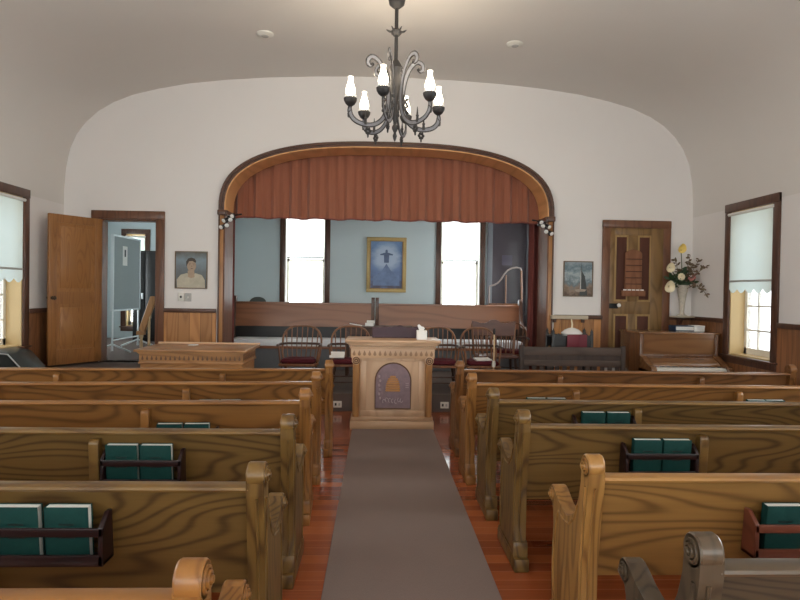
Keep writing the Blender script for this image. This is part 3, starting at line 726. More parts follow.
t_ = thing('tissue_box', 'white tissue box with a tissue pulled up on the pulpit', 'tissue box', (.351, 6.96, 1.028))
MB().box(-.058, .058, -.058, .058, 0, .105, .004).build('box', M['paper'], t_)
MB().prism([(-.03,.104),(-.052,.165),(-.03,.178),(-.005,.150),(.022,.146),(.035,.128),(.02,.104)], 'y', -.006, .010, .003).build('tissue', M['paper'], t_)
b_ = thing('bible_cushion', 'dark maroon sloping book cushion with wavy top edge on the pulpit', 'cushion', (.06, 7.12, 1.028))
top = [(.285-.57*i/20, .125+.012*math.sin(i*.95)+(.014 if 7 < i < 13 else 0)) for i in range(21)]
MB().prism([(-.285,0),(.285,0)] + top, 'y', 0, .05, .006).prism([(-.265,0),(.265,0),(.265,.06),(-.265,.06)], 'y', .05, .15, .008).build('cushion', M['maroon_dark'], b_)
# ------------------------------------------------------------------ bow-back chairs
def bow_chair(label, loc, rz=0, h=.84, hw=.27, sh=.36):
    """front faces local -y, floor at z=0"""
    r = thing('bow_back_chair', label, 'chair', loc, rz, 'bow-backed chairs on the stage')
    MB().prism([(-hw*.92,-.22),(hw*.92,-.22),(hw,-.05),(hw*.8,.22),(-hw*.8,.22),(-hw,-.05)], 'z', sh-.035, sh, .008).build('seat', M['chair'], r)
    MB().prism([(-hw*.82,-.21),(hw*.82,-.21),(hw*.88,-.05),(hw*.7,.18),(-hw*.7,.18),(-hw*.88,-.05)], 'z', sh, sh+.06, .022).build('seat_cushion', M['velvet'], r)
    for sx in (-1, 1):
        for sy in (-1, 1):
            p0 = Vector((sx*hw*.75, sy*.17, sh-.03)); p1 = Vector((sx*hw*.92, sy*.23, 0))
            MB().tube([p0.lerp(p1, k/8) for k in range(9)], [.016,.019,.022,.017,.021,.022,.018,.015,.013], 10).build('leg', M['chair_leg'], r)
    st = MB()
    for z, q in ((.20,.80),(.12,.86)): st.tube([(-hw*q, -.195, z), (hw*q, -.195, z)], .009, 8)
    for sx in (-1, 1): st.tube([(sx*hw*.83, -.2, .16), (sx*hw*.83, .2, .16)], .009, 8)
    st.build('stretcher', M['chair_leg'], r)
    pts = []
    for k in range(25):
        a = PI*k/24; c = math.cos(a); s_ = math.sin(a)
        z = sh+.24 + (h-sh-.24)*s_**.8; x = -hw*(1 if True else 1)*math.copysign(abs(c)**.75, c)
        pts.append((x, .22+.10*(z-sh)/(h-sh), z))
    pts = [(-hw*.88, .15, sh-.01), (-hw*.97, .19, sh+.12)] + pts + [(hw*.97, .19, sh+.12), (hw*.88, .15, sh-.01)]
    MB().tube(pts, .0145, 10).build('bow', M['chair'], r)
    arm = [(-hw*1.04,-.12,sh+.235),(-hw*1.06,0,sh+.235),(-hw,.16,sh+.235),(-hw*.7,.235,sh+.235),(0,.255,sh+.235),(hw*.7,.235,sh+.235),(hw,.16,sh+.235),(hw*1.06,0,sh+.235),(hw*1.04,-.12,sh+.235)]
    MB().tube(arm, .017, 10).build('arm_rail', M['chair_leg'], r)
    for sx in (-1, 1): MB().tube([(sx*hw*1.0,-.10,sh+.23),(sx*hw*.9,-.10,sh)], .012, 8).build('arm_post', M['chair'], r)
    for k in range(7):
        x = hw*.78*(k-3)/3; c = min(1, abs(x)/hw); zt = sh+.24+(h-sh-.24)*max(.05, (1-c**2.4))**.42
        MB().tube([(x*.85, .17, sh), (x, .245, sh+.235), (x*1.05, .22+.10*(zt-sh)/(h-sh), zt)], .0075, 7).build('spindle', M['chair'], r)
    return r
bow_chair('bow-backed chair with maroon cushion, second from the pulpit beside the oak table', (-1.215, 8.19, .24))
bow_chair('bow-backed chair with maroon cushion, partly hidden behind the pulpit beside the white card', (-.535, 8.19, .24))
bow_chair('bow-backed chair with maroon cushion between the tissue box and the chair with a paper', (.70, 8.19, .24), hw=.25)
bow_chair('bow-backed chair with a white paper on its maroon cushion', (1.27, 8.19, .24), hw=.25)
bow_chair('bow-backed chair behind the carved crest chair at the arch post', (1.90, 9.35, .24), rz=R(-12), h=.87, hw=.29, sh=.40)
c1 = MB().box(-.10, .10, -.07, .07, 0, .012).xform(Matrix.Rotation(R(28), 4, 'X')).build('card', M['paper'], None, (-.70, 8.10, .71), smooth=0)
tag(c1, 'white card lying on the chair cushion beside the pulpit', 'card')
c1 = MB().box(-.11, .11, -.08, .08, 0, .02).build('paper_booklet', M['paper'], None, (1.28, 8.14, .662), smooth=0); c1.rotation_euler = (R(6), 0, R(12))
tag(c1, 'white booklet on the maroon cushion of the fourth stage chair', 'booklet')
# carved crest chair
r = thing('crest_chair', 'high-backed dark chair with carved crest rail behind the bow chairs', 'chair', (1.58, 8.74, .24))
MB().box(-.29, .29, -.22, .18, .40, .44, .012).build('seat', M['chair_dark'], r)
top = [(.33-.66*i/24, .905+.018*math.cos(i*PI/6)+(.02 if 9 < i < 15 else 0)) for i in range(25)]
MB().prism([(-.33,.70),(.33,.70)] + top, 'y', .17, .20, .006).build('crest_rail', M['chair_dark'], r)
for k in range(8): MB().tube([(-.25+.5*k/7, .15, .43), (-.27+.54*k/7, .185, .70)], .010, 8).build('spindle', M['chair'], r)
for sx in (-1, 1):
    MB().tube([(sx*.30, .17, .42), (sx*.325, .185, .88)], .016, 8).build('back_post', M['chair'], r)
    for sy in (-1, 1): MB().tube([(sx*.25, sy*.16, .41), (sx*.28, sy*.19, 0)], [.022,.014], 8).build('leg', M['chair_leg'], r)
# ------------------------------------------------------------------ pole stand
r = thing('microphone_stand', 'thin pale pole stand with dark head in front of the crest chair', 'stand', (1.387, 7.90, .24))
MB().lathe([(.001,0),(.11,0),(.11,.015),(.03,.03),(.012,.04),(.001,.04)], seg=20).build('base', M['iron'], r)
MB().tube([(0,0,.03),(0,0,.80)], .011, 10).build('pole', M['pine_pale'], r)
MB().lathe([(.001,.36),(.022,.36),(.026,.40),(.02,.44),(.001,.44)], seg=14).build('clamp', M['plastic'], r)
MB().lathe([(.001,.79),(.014,.79),(.018,.83),(.012,.87),(.001,.875)], seg=12).build('microphone_head', M['iron'], r)
# ------------------------------------------------------------------ dark low table behind pulpit with papers
r = thing('side_table', 'low dark table behind the second bow-backed chair', 'table', (-.15, 9.52, .24))
MB().box(-.55, .55, -.2, .2, .76, .79, .006).build('tabletop', M['chair_leg'], r)
MB().box(-.50, .50, -.15, .15, .66, .76).build('apron', M['chair_leg'], r)
for sx in (-1, 1):
    for sy in (-1, 1): MB().box(sx*.48-.025, sx*.48+.025, sy*.14-.025, sy*.14+.025, 0, .70, .004).build('leg', M['chair_leg'], r)
p_ = MB().box(-.10, .10, -.08, .08, 0, .006).xform(Matrix.Rotation(R(9), 4, 'Y')).build('paper_sheet', M['paper'], None, (-.50, 9.46, 1.047), smooth=0)
tag(p_, 'loose white sheet on the low dark table behind the chairs', 'paper')
p_ = thing('paper_stack', 'small stack of white booklets on the low dark table', 'papers', (-.28, 9.48, 1.031))
MB().box(-.075, .06, -.06, .06, 0, .045, .003).build('lower_booklet', M['paper'], p_); MB().box(-.05, .075, -.06, .06, .045, .085, .003).build('upper_booklet', M['pages'], p_)

# ------------------------------------------------------------------ choir benches
def choir_bench(label, x0, x1, y=10.6):
    r = thing('choir_bench', label, 'bench', ((x0+x1)/2, y, .24)); h = (x1-x0)/2
    MB().prism([(-.03,.70),(0,.70),(.06,1.115),(.03,1.115)], 'x', -h+.05, h-.05, .004).build('back_panel', M['choir'], r)
    MB().prism([(.015,1.09),(.08,1.09),(.08,1.125),(.015,1.125)], 'x', -h+.05, h-.05, .008).build('top_rail', M['choir'], r)
    MB().box(-h+.05, h-.05, -.01, .03, .395, .72).build('gap_shade', M['black'], r)  # black board stands for shadow in the open gap under the back
    MB().box(-h+.05, h-.05, -.48, .0, .35, .395, .01).build('seat', M['choir'], r)
    MB().box(-h+.10, h-.10, -.49, -.05, .395, .515, .02).build('seat_cushion', M['seat_glare'], r)  # cushion is added: its pale colour stands for window glare on the seat
    MB().box(-h+.05, h-.05, -.44, -.41, 0, .35).build('front_board', M['bench_front'], r, smooth=0)
    for s in (-1, 1):
        x = s*h; m = MB()
        pr = [(.06,0),(.08,.5),(.10,1.0)] + arc(.06,1.175,.055,-20,200,12) + [(.0,1.05),(-.05,.85),(-.15,.75),(-.30,.72)] + arc(-.42,.73,.045,70,290,10) + [(-.44,.6),(-.46,.3),(-.46,0)]
        m.prism(pr, 'x', x, x-s*.06, .004); m.build('end_panel', M['choir_z'], r)
    return r
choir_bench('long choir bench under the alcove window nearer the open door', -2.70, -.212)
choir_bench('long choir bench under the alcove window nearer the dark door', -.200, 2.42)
# rounded chair back behind the bench
r = thing('stacking_chair', 'dark grey-green chair with rounded back peeping over the choir bench', 'chair', (-2.41, 11.35, .24))
pts = [(-.16,.72)] + [(-.16*math.cos(PI*i/14), 1.06+.14*math.sin(PI*i/14)**.7) for i in range(15)] + [(.16,.72)]
MB().prism(pts, 'y', 0, .03, .01).build('backrest', M['chair_green'], r)
MB().box(-.2, .2, .0, .40, .43, .46, .015).build('seat', M['chair_green'], r)
for sx in (-1, 1):
    MB().tube([(sx*.15,.015,.44),(sx*.15,.015,.80)], .012, 8).build('back_post', M['iron'], r)
    for yy in (.03, .37): MB().tube([(sx*.17, yy, .44), (sx*.19, yy, 0)], .012, 8).build('leg', M['iron'], r)
# curved frame
r = thing('harp_frame', 'tall curved glare-edged wooden frame rising behind the end of the choir bench', 'frame', (2.2, 11.1, .24))
S = [(-.29,1.46),(-.26,1.475),(-.20,1.49),(-.13,1.53),(-.07,1.60),(-.01,1.70),(.05,1.77),(.13,1.81),(.22,1.825),(.28,1.81),(.305,1.77)]
MB().tube([(x, 0, z) for x, z in S], .016, 8).build('curved_neck', M['frame_glare'], r)
MB().tube([(.305,0,1.77),(.315,0,1.4),(.32,0,0)], .022, 8).build('column', M['chair'], r)
MB().tube([(-.29,0,1.46),(-.29,0,0)], .018, 8).build('short_post', M['frame_glare'], r)
MB().tube([(.02,0,1.68),(.02,0,.35)], .014, 8).build('middle_post', M['chair'], r)
MB().box(-.30, .33, -.03, .03, .30, .36, .006).box(-.30, .33, -.02, .02, 1.10, 1.15, .006).build('cross_rail', M['chair'], r)

# ------------------------------------------------------------------ communion table
r = thing('communion_table', 'oak table with carved drop frieze standing below the stage near the open door', 'table', (-2.305, 6.98, 0))
hw, dp = .592, .74
MB().box(-hw, hw, .02, dp-.02, .0, .06, .006).box(-hw+.01, hw-.01, .03, dp-.03, .06, .70).build('body', M['table_oak'], r)
f = MB().box(-hw-.01, hw+.01, .01, dp-.01, .70, .73, .005).box(-hw, hw, .015, dp-.015, .73, .82)
f.prism([(-hw-.0,.82),(hw+.0,.82),(hw+.03,.845),(-hw-.03,.845)], 'y', .0, dp)
f.build('frieze', M['table_oak'], r)
dr = MB()
for k in range(22):
    x = -hw+.04+(2*hw-.08)*k/21
    dr.prism([(x+.013*math.cos(a), .762+.014*math.sin(a)) for a in [R(q) for q in range(150, 391, 30)]] + [(x, .805)], 'y', .010, .016)
dr.build('carved_drop_frieze', M['carved'], r); dr = MB().box(hw-.012, hw-.0008, .03, dp-.03, .75, .79)
for k in range(11):
    y = .05+(dp-.1)*k/10
    dr.prism([(y+.013*math.cos(a), .762+.014*math.sin(a)) for a in [R(q) for q in range(150, 391, 30)]] + [(y, .805)], 'x', hw-.001, hw+.004)
dr.build('carved_drop_frieze', M['carved'], r)
MB().box(-hw-.05, hw+.05, -.03, dp+.03, .845, .872, .006).build('tabletop', M['table_oak'], r)
g = MB().box(-hw-.05, hw+.05, dp+.01, dp+.03, .872, .895, .004).box(hw+.03, hw+.05, -.03, dp+.03, .872, .882, .004)
g.build('top_lip', M['pulpit_oak_x'], r)
p_ = MB().box(-.05, .05, -.05, .05, 0, .006).build('note_paper', M['paper'], None, (-2.46, 7.58, .872), smooth=0)
tag(p_, 'small white paper lying on the carved oak table', 'paper')

# ------------------------------------------------------------------ piano
r = thing('upright_piano', 'brown upright piano in the corner under the vase of flowers', 'piano', (3.37, 7.55, 0))
W = 1.08
MB().box(0, .04, .38, 1.04, 0, 1.06, .004).box(W-.04, W, .38, 1.04, 0, 1.06, .004).box(.04, W-.04, .98, 1.03, 0, 1.06).build('case', M['piano_z'], r)
MB().prism([(.42,.72),(.45,.72),(.43,1.06),(.40,1.06)], 'x', .04, W-.04).build('upper_panel', M['piano'], r)
MB().box(.03, .05, .385, .41, .72, 1.06, .002).box(W-.05, W-.03, .385, .41, .72, 1.06, .002).box(.04, W-.04, .38, .42, .74, .79, .004).build('panel_moulding', M['piano_z'], r)
MB().box(-.02, W+.02, .37, 1.045, 1.06, 1.088, .008).build('lid', M['piano'], r)
MB().box(.04, W-.04, .34, .37, .06, .58).build('lower_panel', M['piano'], r)
MB().box(0, W, .06, .42, .56, .615, .006).build('key_bed', M['piano'], r)
MB().prism([(.17,.63),(.40,.63),(.40,.75),(.34,.75),(.20,.70),(.17,.67)], 'x', .09, W-.09, .006).build('fall_board', M['piano'], r)
for xa in (0, W-.075):
    MB().prism([(.02,.56),(.02,.63),(.05,.665),(.12,.67),(.20,.69),(.28,.745),(.36,.775),(.42,.775),(.42,.56)], 'x', xa, xa+.075, .008).build('key_cheek', M['piano'], r)
    MB().prism([(xa+.01,.03),(xa+.065,.03),(xa+.065,.10),(xa+.01,.10)], 'z', 0, .56, .008).build('leg', M['piano_z'], r)
kw = (W-.16)/38
k = MB()
for q in range(38): k.box(.08+q*kw+.0006, .08+(q+1)*kw-.0006, .07, .31, .625, .645, .001)
k.build('white_keys', M['ivory_key'], r, smooth=0)['kind'] = 'stuff'
k = MB()
for q in range(37):
    if q % 7 not in (2, 6): k.box(.08+(q+1)*kw-.006, .08+(q+1)*kw+.006, .15, .30, .645, .657, .001)
k.build('black_keys', M['black'], r, smooth=0)['kind'] = 'stuff'
MB().box(.075, W-.075, .05, .075, .60, .632, .004).build('key_slip', M['ivory_key'], r)
b_ = thing('blue_book', 'navy blue book lying on the piano lid beside the white box', 'book', (4.15, 8.35, 1.088))
MB().box(-.14, .13, -.1, .1, 0, .012, .002).box(-.14, .13, -.1, .1, .063, .075, .002).box(-.14, -.128, -.1, .1, 0, .075, .002).build('cover', M['blue_book'], b_)
MB().box(-.128, .122, -.093, .093, .012, .063).build('page_block', M['pages'], b_, smooth=0)
b_ = thing('white_box', 'small white box beside the blue book on the piano lid', 'box', (4.355, 8.33, 1.088))
MB().box(-.075, .07, -.09, .09, 0, .065, .004).build('box_body', M['paper'], b_); MB().box(-.078, .073, -.093, .093, .055, .08, .004).build('box_lid', M['paper'], b_)

# ------------------------------------------------------------------ vase and flowers
sh = thing('corner_shelf', 'small pale oval shelf on the wainscot cap under the vase', 'shelf', (4.30, 8.63, 1.24))
MB().lathe([(.001,.02),(.17,.025),(.185,.035),(.185,.043),(.001,.044)], seg=28, sy=.65).build('shelf_board', M['beige'], sh)
MB().prism([(.06,-.10),(.12,-.10),(.12,.02),(-.06,.02),(.02,-.02)], 'x', -.02, .02, .003).build('shelf_bracket', M['casing'], sh)
vz = 1.2845
VX, VY = 4.295, 8.63
va = thing('vase', 'tall mottled ivory trumpet vase on the corner shelf', 'vase', (VX, VY, vz))
MB().lathe([(.001,0),(.075,0),(.078,.012),(.04,.03),(.03,.06),(.034,.12),(.045,.22),(.060,.32),(.080,.41),(.098,.455),(.09,.455),(.070,.40),(.05,.31),(.035,.22),(.001,.20)], seg=24).build('vase_body', M['vase'], va)
def sprig(label, cat, name, pts, head, hm, stem_m=M['stem'], group=None, r0=.006):
    o = thing(name, label, cat, pts[0], 0, group); b0 = Vector(pts[0])
    loc = [Vector(p)-b0 for p in pts]
    # smooth the stem
    sm = []
    n = 10; p0, p1, p2 = loc[0], loc[1], loc[2]
    for i in range(n+1):
        u = i/n; sm.append(p0*(1-u)**2 + p1*2*u*(1-u) + p2*u*u)
    MB().tube(sm, r0, 7).build('stem', stem_m, o)
    if head: head(MB(), p2, (p2-p1).normalized()).build('bloom', hm, o)
    return o, sm
def spathe(size, tilt=0.):
    def f(m, p, d):
        # open cup leaning towards the viewer
        n = 18; c = m.bm.verts.new(p + Vector((0, .012, -.01)))
        ring1 = [m.bm.verts.new(p + Vector((size*.6*math.sin(2*PI*k/n), -.01, size*.6*math.cos(2*PI*k/n)))) for k in range(n)]
        ring2 = [m.bm.verts.new(p + Vector((size*math.sin(2*PI*k/n)*(1-.25*math.cos(2*PI*k/n)), -.045-.02*math.cos(2*PI*k/n), size*1.15*math.cos(2*PI*k/n)))) for k in range(n)]
        for k in range(n):
            q = (k+1) % n; m.bm.faces.new((c, ring1[k], ring1[q])); m.bm.faces.new((ring1[k], ring2[k], ring2[q], ring1[q]))
        m.tube([p+Vector((0,0,-.01)), p+Vector((0,-.06,.0))], [.008,.005], 6)
        return m
    return f
def rose(size):
    def f(m, p, d):
        for k in range(9):
            a = k*2.4; rr = size*(.25+.09*k); m.ball(p+Vector((rr*math.cos(a)*.8, rr*math.sin(a)*.6-.01, rr*.4*math.sin(k*1.7))), (size*.42, size*.42, size*.34), 8, 6)
        return m
    return f
def daisy(m, p, d):
    for k in range(10):
        a = 2*PI*k/10; m.ball(p+Vector((.034*math.cos(a), -.01, .034*math.sin(a)+.012)), (.022,.012,.022), 6, 5)
    m.ball(p+Vector((0,-.012,.012)), .022, 8, 6); return m
mouth = (VX, VY, vz+.34)
sprig('yellow flower standing tallest in the vase', 'flower', 'yellow_flower', [mouth, (4.27,8.60,1.95), (4.235,8.58,2.27)], spathe(.06), M['petal_yellow'])
sprig('cream lily on the door side above the other cream lily in the vase', 'flower', 'cream_lily', [mouth, (4.16,8.58,1.90), (4.04,8.52,1.99)], spathe(.062), M['petal_cream'], group='cream lilies')
sprig('cream lily drooping lowest over the vase rim beside the grained door', 'flower', 'cream_lily', [mouth, (4.12,8.56,1.84), (4.025,8.50,1.715)], spathe(.075), M['petal_cream'], group='cream lilies')
sprig('larger dusty pink rose in the vase', 'flower', 'pink_rose', [mouth, (4.34,8.58,1.78), (4.37,8.53,1.83)], rose(.062), M['petal_pink'])
sprig('smaller dusty pink rose just above the larger pink rose', 'flower', 'pink_rose', [mouth, (4.36,8.6,1.82), (4.425,8.56,1.89)], rose(.042), M['petal_pink'])
sprig('small white bloom at the centre of the vase foliage', 'flower', 'white_flower', [mouth, (4.25,8.56,1.78), (4.205,8.50,1.845)], daisy, M['petal_cream'], r0=.004)
def foliage(label, pts, leaves, size, mat, stem_m, name='leafy_sprig'):
    o, sm = sprig(label, 'foliage', name, pts, None, None, stem_m, group='foliage in the vase', r0=.004)
    m = MB()
    for i in range(leaves):
        u = .35+.65*i/max(1, leaves-1); p = sm[min(len(sm)-1, int(u*(len(sm)-1)))]
        a = random.uniform(0, 2*PI); e = random.uniform(-.3, .9)
        d = Vector((math.cos(a)*math.cos(e), math.sin(a)*math.cos(e)*.5-.15, math.sin(e))).normalized()
        w_ = d.cross(Vector((.3,1,.2))).normalized(); L = size*random.uniform(.7, 1.3)
        q = [p, p+d*L*.4+w_*L*.20, p+d*L*.8+w_*L*.14, p+d*L, p+d*L*.8-w_*L*.14, p+d*L*.4-w_*L*.20]
        m.add([tuple(x) for x in q], [tuple(range(6))])
    m.build('leaves', mat, o, smooth=0); return o
foliage('dark green leaf cluster spreading over the vase rim towards the door', [mouth, (4.18,8.56,1.84), (4.05,8.52,1.82)], 26, .10, M['leaf'], M['stem'])
foliage('dark green leaf cluster in the middle of the vase', [mouth, (4.25,8.55,1.82), (4.20,8.50,1.93)], 26, .10, M['leaf'], M['stem'])
foliage('dark green leaf cluster under the pink roses', [mouth, (4.33,8.56,1.80), (4.40,8.52,1.78)], 18, .08, M['leaf'], M['stem'])
foliage('brown feathery twig rising beside the yellow flower', [mouth, (4.32,8.58,1.95), (4.37,8.57,2.18)], 20, .075, M['twig'], M['twig'], 'dry_twig')
foliage('brown twig reaching out widest towards the window', [mouth, (4.38,8.5,1.92), (4.48,8.25,2.02)], 18, .06, M['twig'], M['twig'], 'dry_twig')
foliage('brown twig hanging down past the vase rim towards the window', [mouth, (4.40,8.42,1.86), (4.47,8.25,1.56)], 16, .07, M['twig'], M['twig'], 'dry_twig')
foliage('brown twig leaning up between the cream lily and the yellow flower', [mouth, (4.20,8.58,1.90), (4.15,8.56,2.10)], 16, .07, M['twig'], M['twig'], 'dry_twig')

foliage('dark green leaf cluster behind the white bloom', [mouth, (4.28,8.62,1.85), (4.27,8.60,1.98)], 24, .09, M['leaf'], M['stem'])
foliage('brown twig arching between yellow flower and window', [mouth, (4.36,8.52,1.92), (4.44,8.45,2.11)], 22, .06, M['twig'], M['twig'], 'dry_twig')
foliage('brown twig filling the space above the pink roses', [mouth, (4.33,8.55,1.90), (4.36,8.52,2.02)], 24, .06, M['twig'], M['twig'], 'dry_twig')

# ------------------------------------------------------------------ number board on the grained door
r = thing('number_board', 'round-topped wooden number board hung on the grained door', 'board', (3.612, YB-.03, 1.565))
bd = [(-.125,.09),(.125,.09),(.125,.64),(.10,.665),(.05,.675),(.0,.70),(-.05,.675),(-.10,.665),(-.125,.64)]
MB().prism(bd, 'y', -.03, 0, .004).build('board', M['board_oak'], r)
s = MB()
for k in range(5): s.box(-.122, .122, -.038, -.03, .175+.092*k, .187+.092*k, .002)
s.build('rail', M['inset_brown'], r)
MB().box(-.175, .175, -.055, 0, 0, .085, .006).build('tray', M['board_oak'], r)
for k in range(5): MB().box(-.155+.064*k, -.108+.064*k, -.05, -.04, .083, .102).build('number_card', M['paper'], r, smooth=0)

# ------------------------------------------------------------------ pictures
def frame(m, w, h, f, d):
    m.box(-w/2, -w/2+f, -d, 0, f, h-f, .003).box(w/2-f, w/2, -d, 0, f, h-f, .003).box(-w/2, w/2, -d, 0, 0, f, .003).box(-w/2, w/2, -d, 0, h-f, h, .003); return m
r = thing('framed_portrait', 'thin framed portrait of a person in a pale shirt beside the open door', 'picture', (-2.865, YB, 1.575))
w, h = .465, .54
frame(MB(), w, h, .014, .022).build('frame', M['slim_frame'], r)
bk = MB().box(-w/2+.012, w/2-.012, -.010, -.002, -h/2+.012, h/2-.012).build('portrait_ground', painting('portrait_ground', [(0,(.09,.09,.08)),(.45,(.13,.15,.16)),(.75,(.20,.27,.31)),(1,(.11,.10,.08))], (1,1,1), 5, .5, lo=-.27, hi=.27), r, (0,0,h/2), smooth=0)
def flat(pts, y, mat, name, parent): return MB().prism(pts, 'y', y-.0012, y).build(name, mat, parent, smooth=0)
ell = lambda cx, cz, a, b, n=20: [(cx+a*math.cos(2*PI*i/n), cz+b*math.sin(2*PI*i/n)) for i in range(n)]
skin = plain('portrait_skin', (.40,.29,.20), .5, noise=.25, scale=14); shirt = plain('portrait_shirt', (.47,.43,.33), .5, noise=.3, scale=14); hair = plain('portrait_hair', (.05,.035,.025), .5)
flat([(-.20,.014),(-.205,.13),(-.15,.20),(-.06,.225),(0,.19),(.06,.225),(.15,.20),(.195,.13),(.20,.014)], -.0101, shirt, 'painted_shirt', r)
flat([(-.045,.17),(-.05,.26),(.045,.26),(.05,.17),(0,.15)], -.0115, skin, 'painted_neck', r)
flat(ell(.005,.335,.064,.090), -.0128, skin, 'painted_face', r)
flat([(-.066,.32),(-.072,.39),(-.045,.435),(.0,.45),(.05,.435),(.072,.395),(.06,.375),(.02,.40),(-.03,.395),(-.05,.36)], -.0142, hair, 'painted_hair', r)
sm_ = MB()
for x in (-.020,.035): sm_.prism(ell(x,.345,.010,.004), 'y', -.0156, -.0142); sm_.prism([(x-.014,.360),(x+.014,.362),(x+.014,.366),(x-.014,.364)], 'y', -.0156, -.0142)
sm_.prism(ell(.010,.290,.018,.005), 'y', -.0156, -.0142); sm_.prism([(.008,.34),(.014,.315),(.004,.315)], 'y', -.0156, -.0142)
sm_.build('painted_features', plain('portrait_features', (.14,.075,.05), .5), r, smooth=0)

r = thing('framed_seascape', 'thin framed painting of blue-grey clouds and a dark spire beside the grained door', 'picture', (2.80, YB, 1.548))
w, h = .445, .525
frame(MB(), w, h, .015, .022).build('frame', M['slim_frame'], r)
MB().box(-w/2+.012, w/2-.012, -.010, -.002, -h/2+.012, h/2-.012).build('canvas', painting('cloud_painting', [(0,(.09,.055,.035)),(.25,(.26,.18,.13)),(.42,(.12,.17,.19)),(.6,(.36,.41,.43)),(.8,(.11,.17,.20)),(1,(.26,.31,.33))], (3,1,4), 2.2, 1.0, lo=-.26, hi=.26), r, (0,0,h/2), smooth=0)
flat([(.025,.015),(.028,.2),(.038,.38),(.045,.50),(.053,.38),(.10,.30),(.13,.12),(.14,.015)], -.0101, plain('painted_dark', (.045,.05,.048), .5, noise=.5, scale=25), 'painted_spire', r)
flat([(.028,.09),(.034,.34),(.042,.42),(.044,.30),(.044,.09)], -.0114, plain('painted_pale', (.48,.49,.47), .5, noise=.3, scale=25), 'painted_light', r)
flat([(-.05,.10),(.03,.115),(.13,.105),(.10,.075),(-.02,.07)], -.0127, plain('painted_shore', (.36,.29,.23), .5, noise=.4, scale=40), 'painted_shore', r)

r = thing('framed_blue_painting', 'gilt framed blue painting of a figure in pale light on the alcove wall', 'picture', (.012, 12.6, 1.56))
w, h = .83, 1.15
frame(MB(), w, h, .085, .05).build('frame', M['gold'], r)
frame(MB(), w-.13, h-.13, .02, .055).xform(Matrix.Translation((0,0,.065))).build('inner_slip', M['inset_trim'], r)
MB().box(-w/2+.06, w/2-.06, -.03, -.01, -h/2+.06, h/2-.06).build('canvas', painting('blue_painting', [(0,(.10,.09,.13)),(.2,(.13,.19,.36)),(.5,(.17,.26,.48)),(.8,(.11,.20,.40)),(1,(.16,.27,.46))], (1,1,2.2), 4, .7, halo=(0,.16,.34), halo_col=(.46,.56,.68), lo=-.5, hi=.5), r, (0,0,h/2), smooth=0)
fig = plain('painted_robe', (.09,.13,.23), .5, noise=.3, scale=14)
flat(ell(0,.86,.026,.034), -.0312, fig, 'painted_head', r)
flat([(-.02,.835),(-.05,.825),(-.13,.80),(-.135,.775),(-.055,.775),(-.05,.62),(.05,.62),(.055,.775),(.135,.775),(.13,.80),(.05,.825),(.02,.835)], -.0312, fig, 'painted_robe', r)
flat([(-.28,.14),(-.27,.33),(-.10,.44),(0,.60),(.10,.45),(.27,.36),(.28,.14)], -.0306, plain('painted_rocks', (.16,.23,.40), .5, noise=.5, scale=9), 'painted_rock', r)

# ------------------------------------------------------------------ wall fittings
r = thing('thermostat', 'small white thermostat with a dark dial beside the grey plate', 'thermostat', (-3.003, YB, 1.395))
MB().box(-.043, .043, -.03, 0, 0, .115, .004).build('housing', M['plastic'], r); MB().lathe([(.001,-.036),(.016,-.036),(.018,-.029),(.001,-.029)], (0,0,.06), 'y', 14).build('dial', M['black'], r)
r = thing('switch_plate', 'grey switch plate beside the thermostat under the portrait', 'switch', (-2.905, YB, 1.39))
MB().box(-.045, .045, -.010, 0, 0, .12, .004).build('plate', M['plastic_grey'], r); MB().box(-.008, .008, -.02, -.01, .045, .075, .002).build('toggle', M['plastic'], r)
for x, lab in ((-.669, 'white outlet on the platform riser at the open door side of the pulpit'), (.733, 'white outlet on the platform riser at the piano side of the pulpit')):
    r = thing('wall_outlet', lab, 'outlet', (x, 7.84, .055), 0, 'outlets on the platform riser')
    MB().box(-.055, .055, -.008, 0, 0, .085, .003).build('plate', M['plastic'], r)
    for s in (-1, 1): MB().box(s*.024-.012, s*.024+.012, -.012, -.008, .025, .06, .003).build('socket', M['black' if s < 0 else 'plastic_grey'], r)
r = thing('wall_ledge', 'narrow pale ledge fixed across the light oak wainscot above the black stand', 'ledge', (2.70, YB-.04, 1.215))
MB().box(-.32, .22, -.10, .0, .0, .055, .008).build('ledge_board', M['beige'], r); MB().box(-.28, -.24, -.06, 0, -.05, 0, .003).box(.14, .18, -.06, 0, -.05, 0, .003).build('bracket', M['casing'], r)
for x, y, lab in ((-1.571, 7.33, 'white smoke detector on the ceiling at the open door side of the chandelier'), (1.478, 7.385, 'white smoke detector on the ceiling at the piano side of the chandelier')):
    r = thing('smoke_detector', lab, 'detector', (x, y, 4.66), 0, 'smoke detectors on the ceiling')
    MB().lathe([(.001,-.03),(.07,-.03),(.10,-.012),(.105,.02),(.001,.02)], seg=26).build('body', M['plastic'], r)
    MB().lathe([(.001,-.036),(.04,-.036),(.045,-.029),(.001,-.029)], seg=20).build('grille', M['plastic_grey'], r)
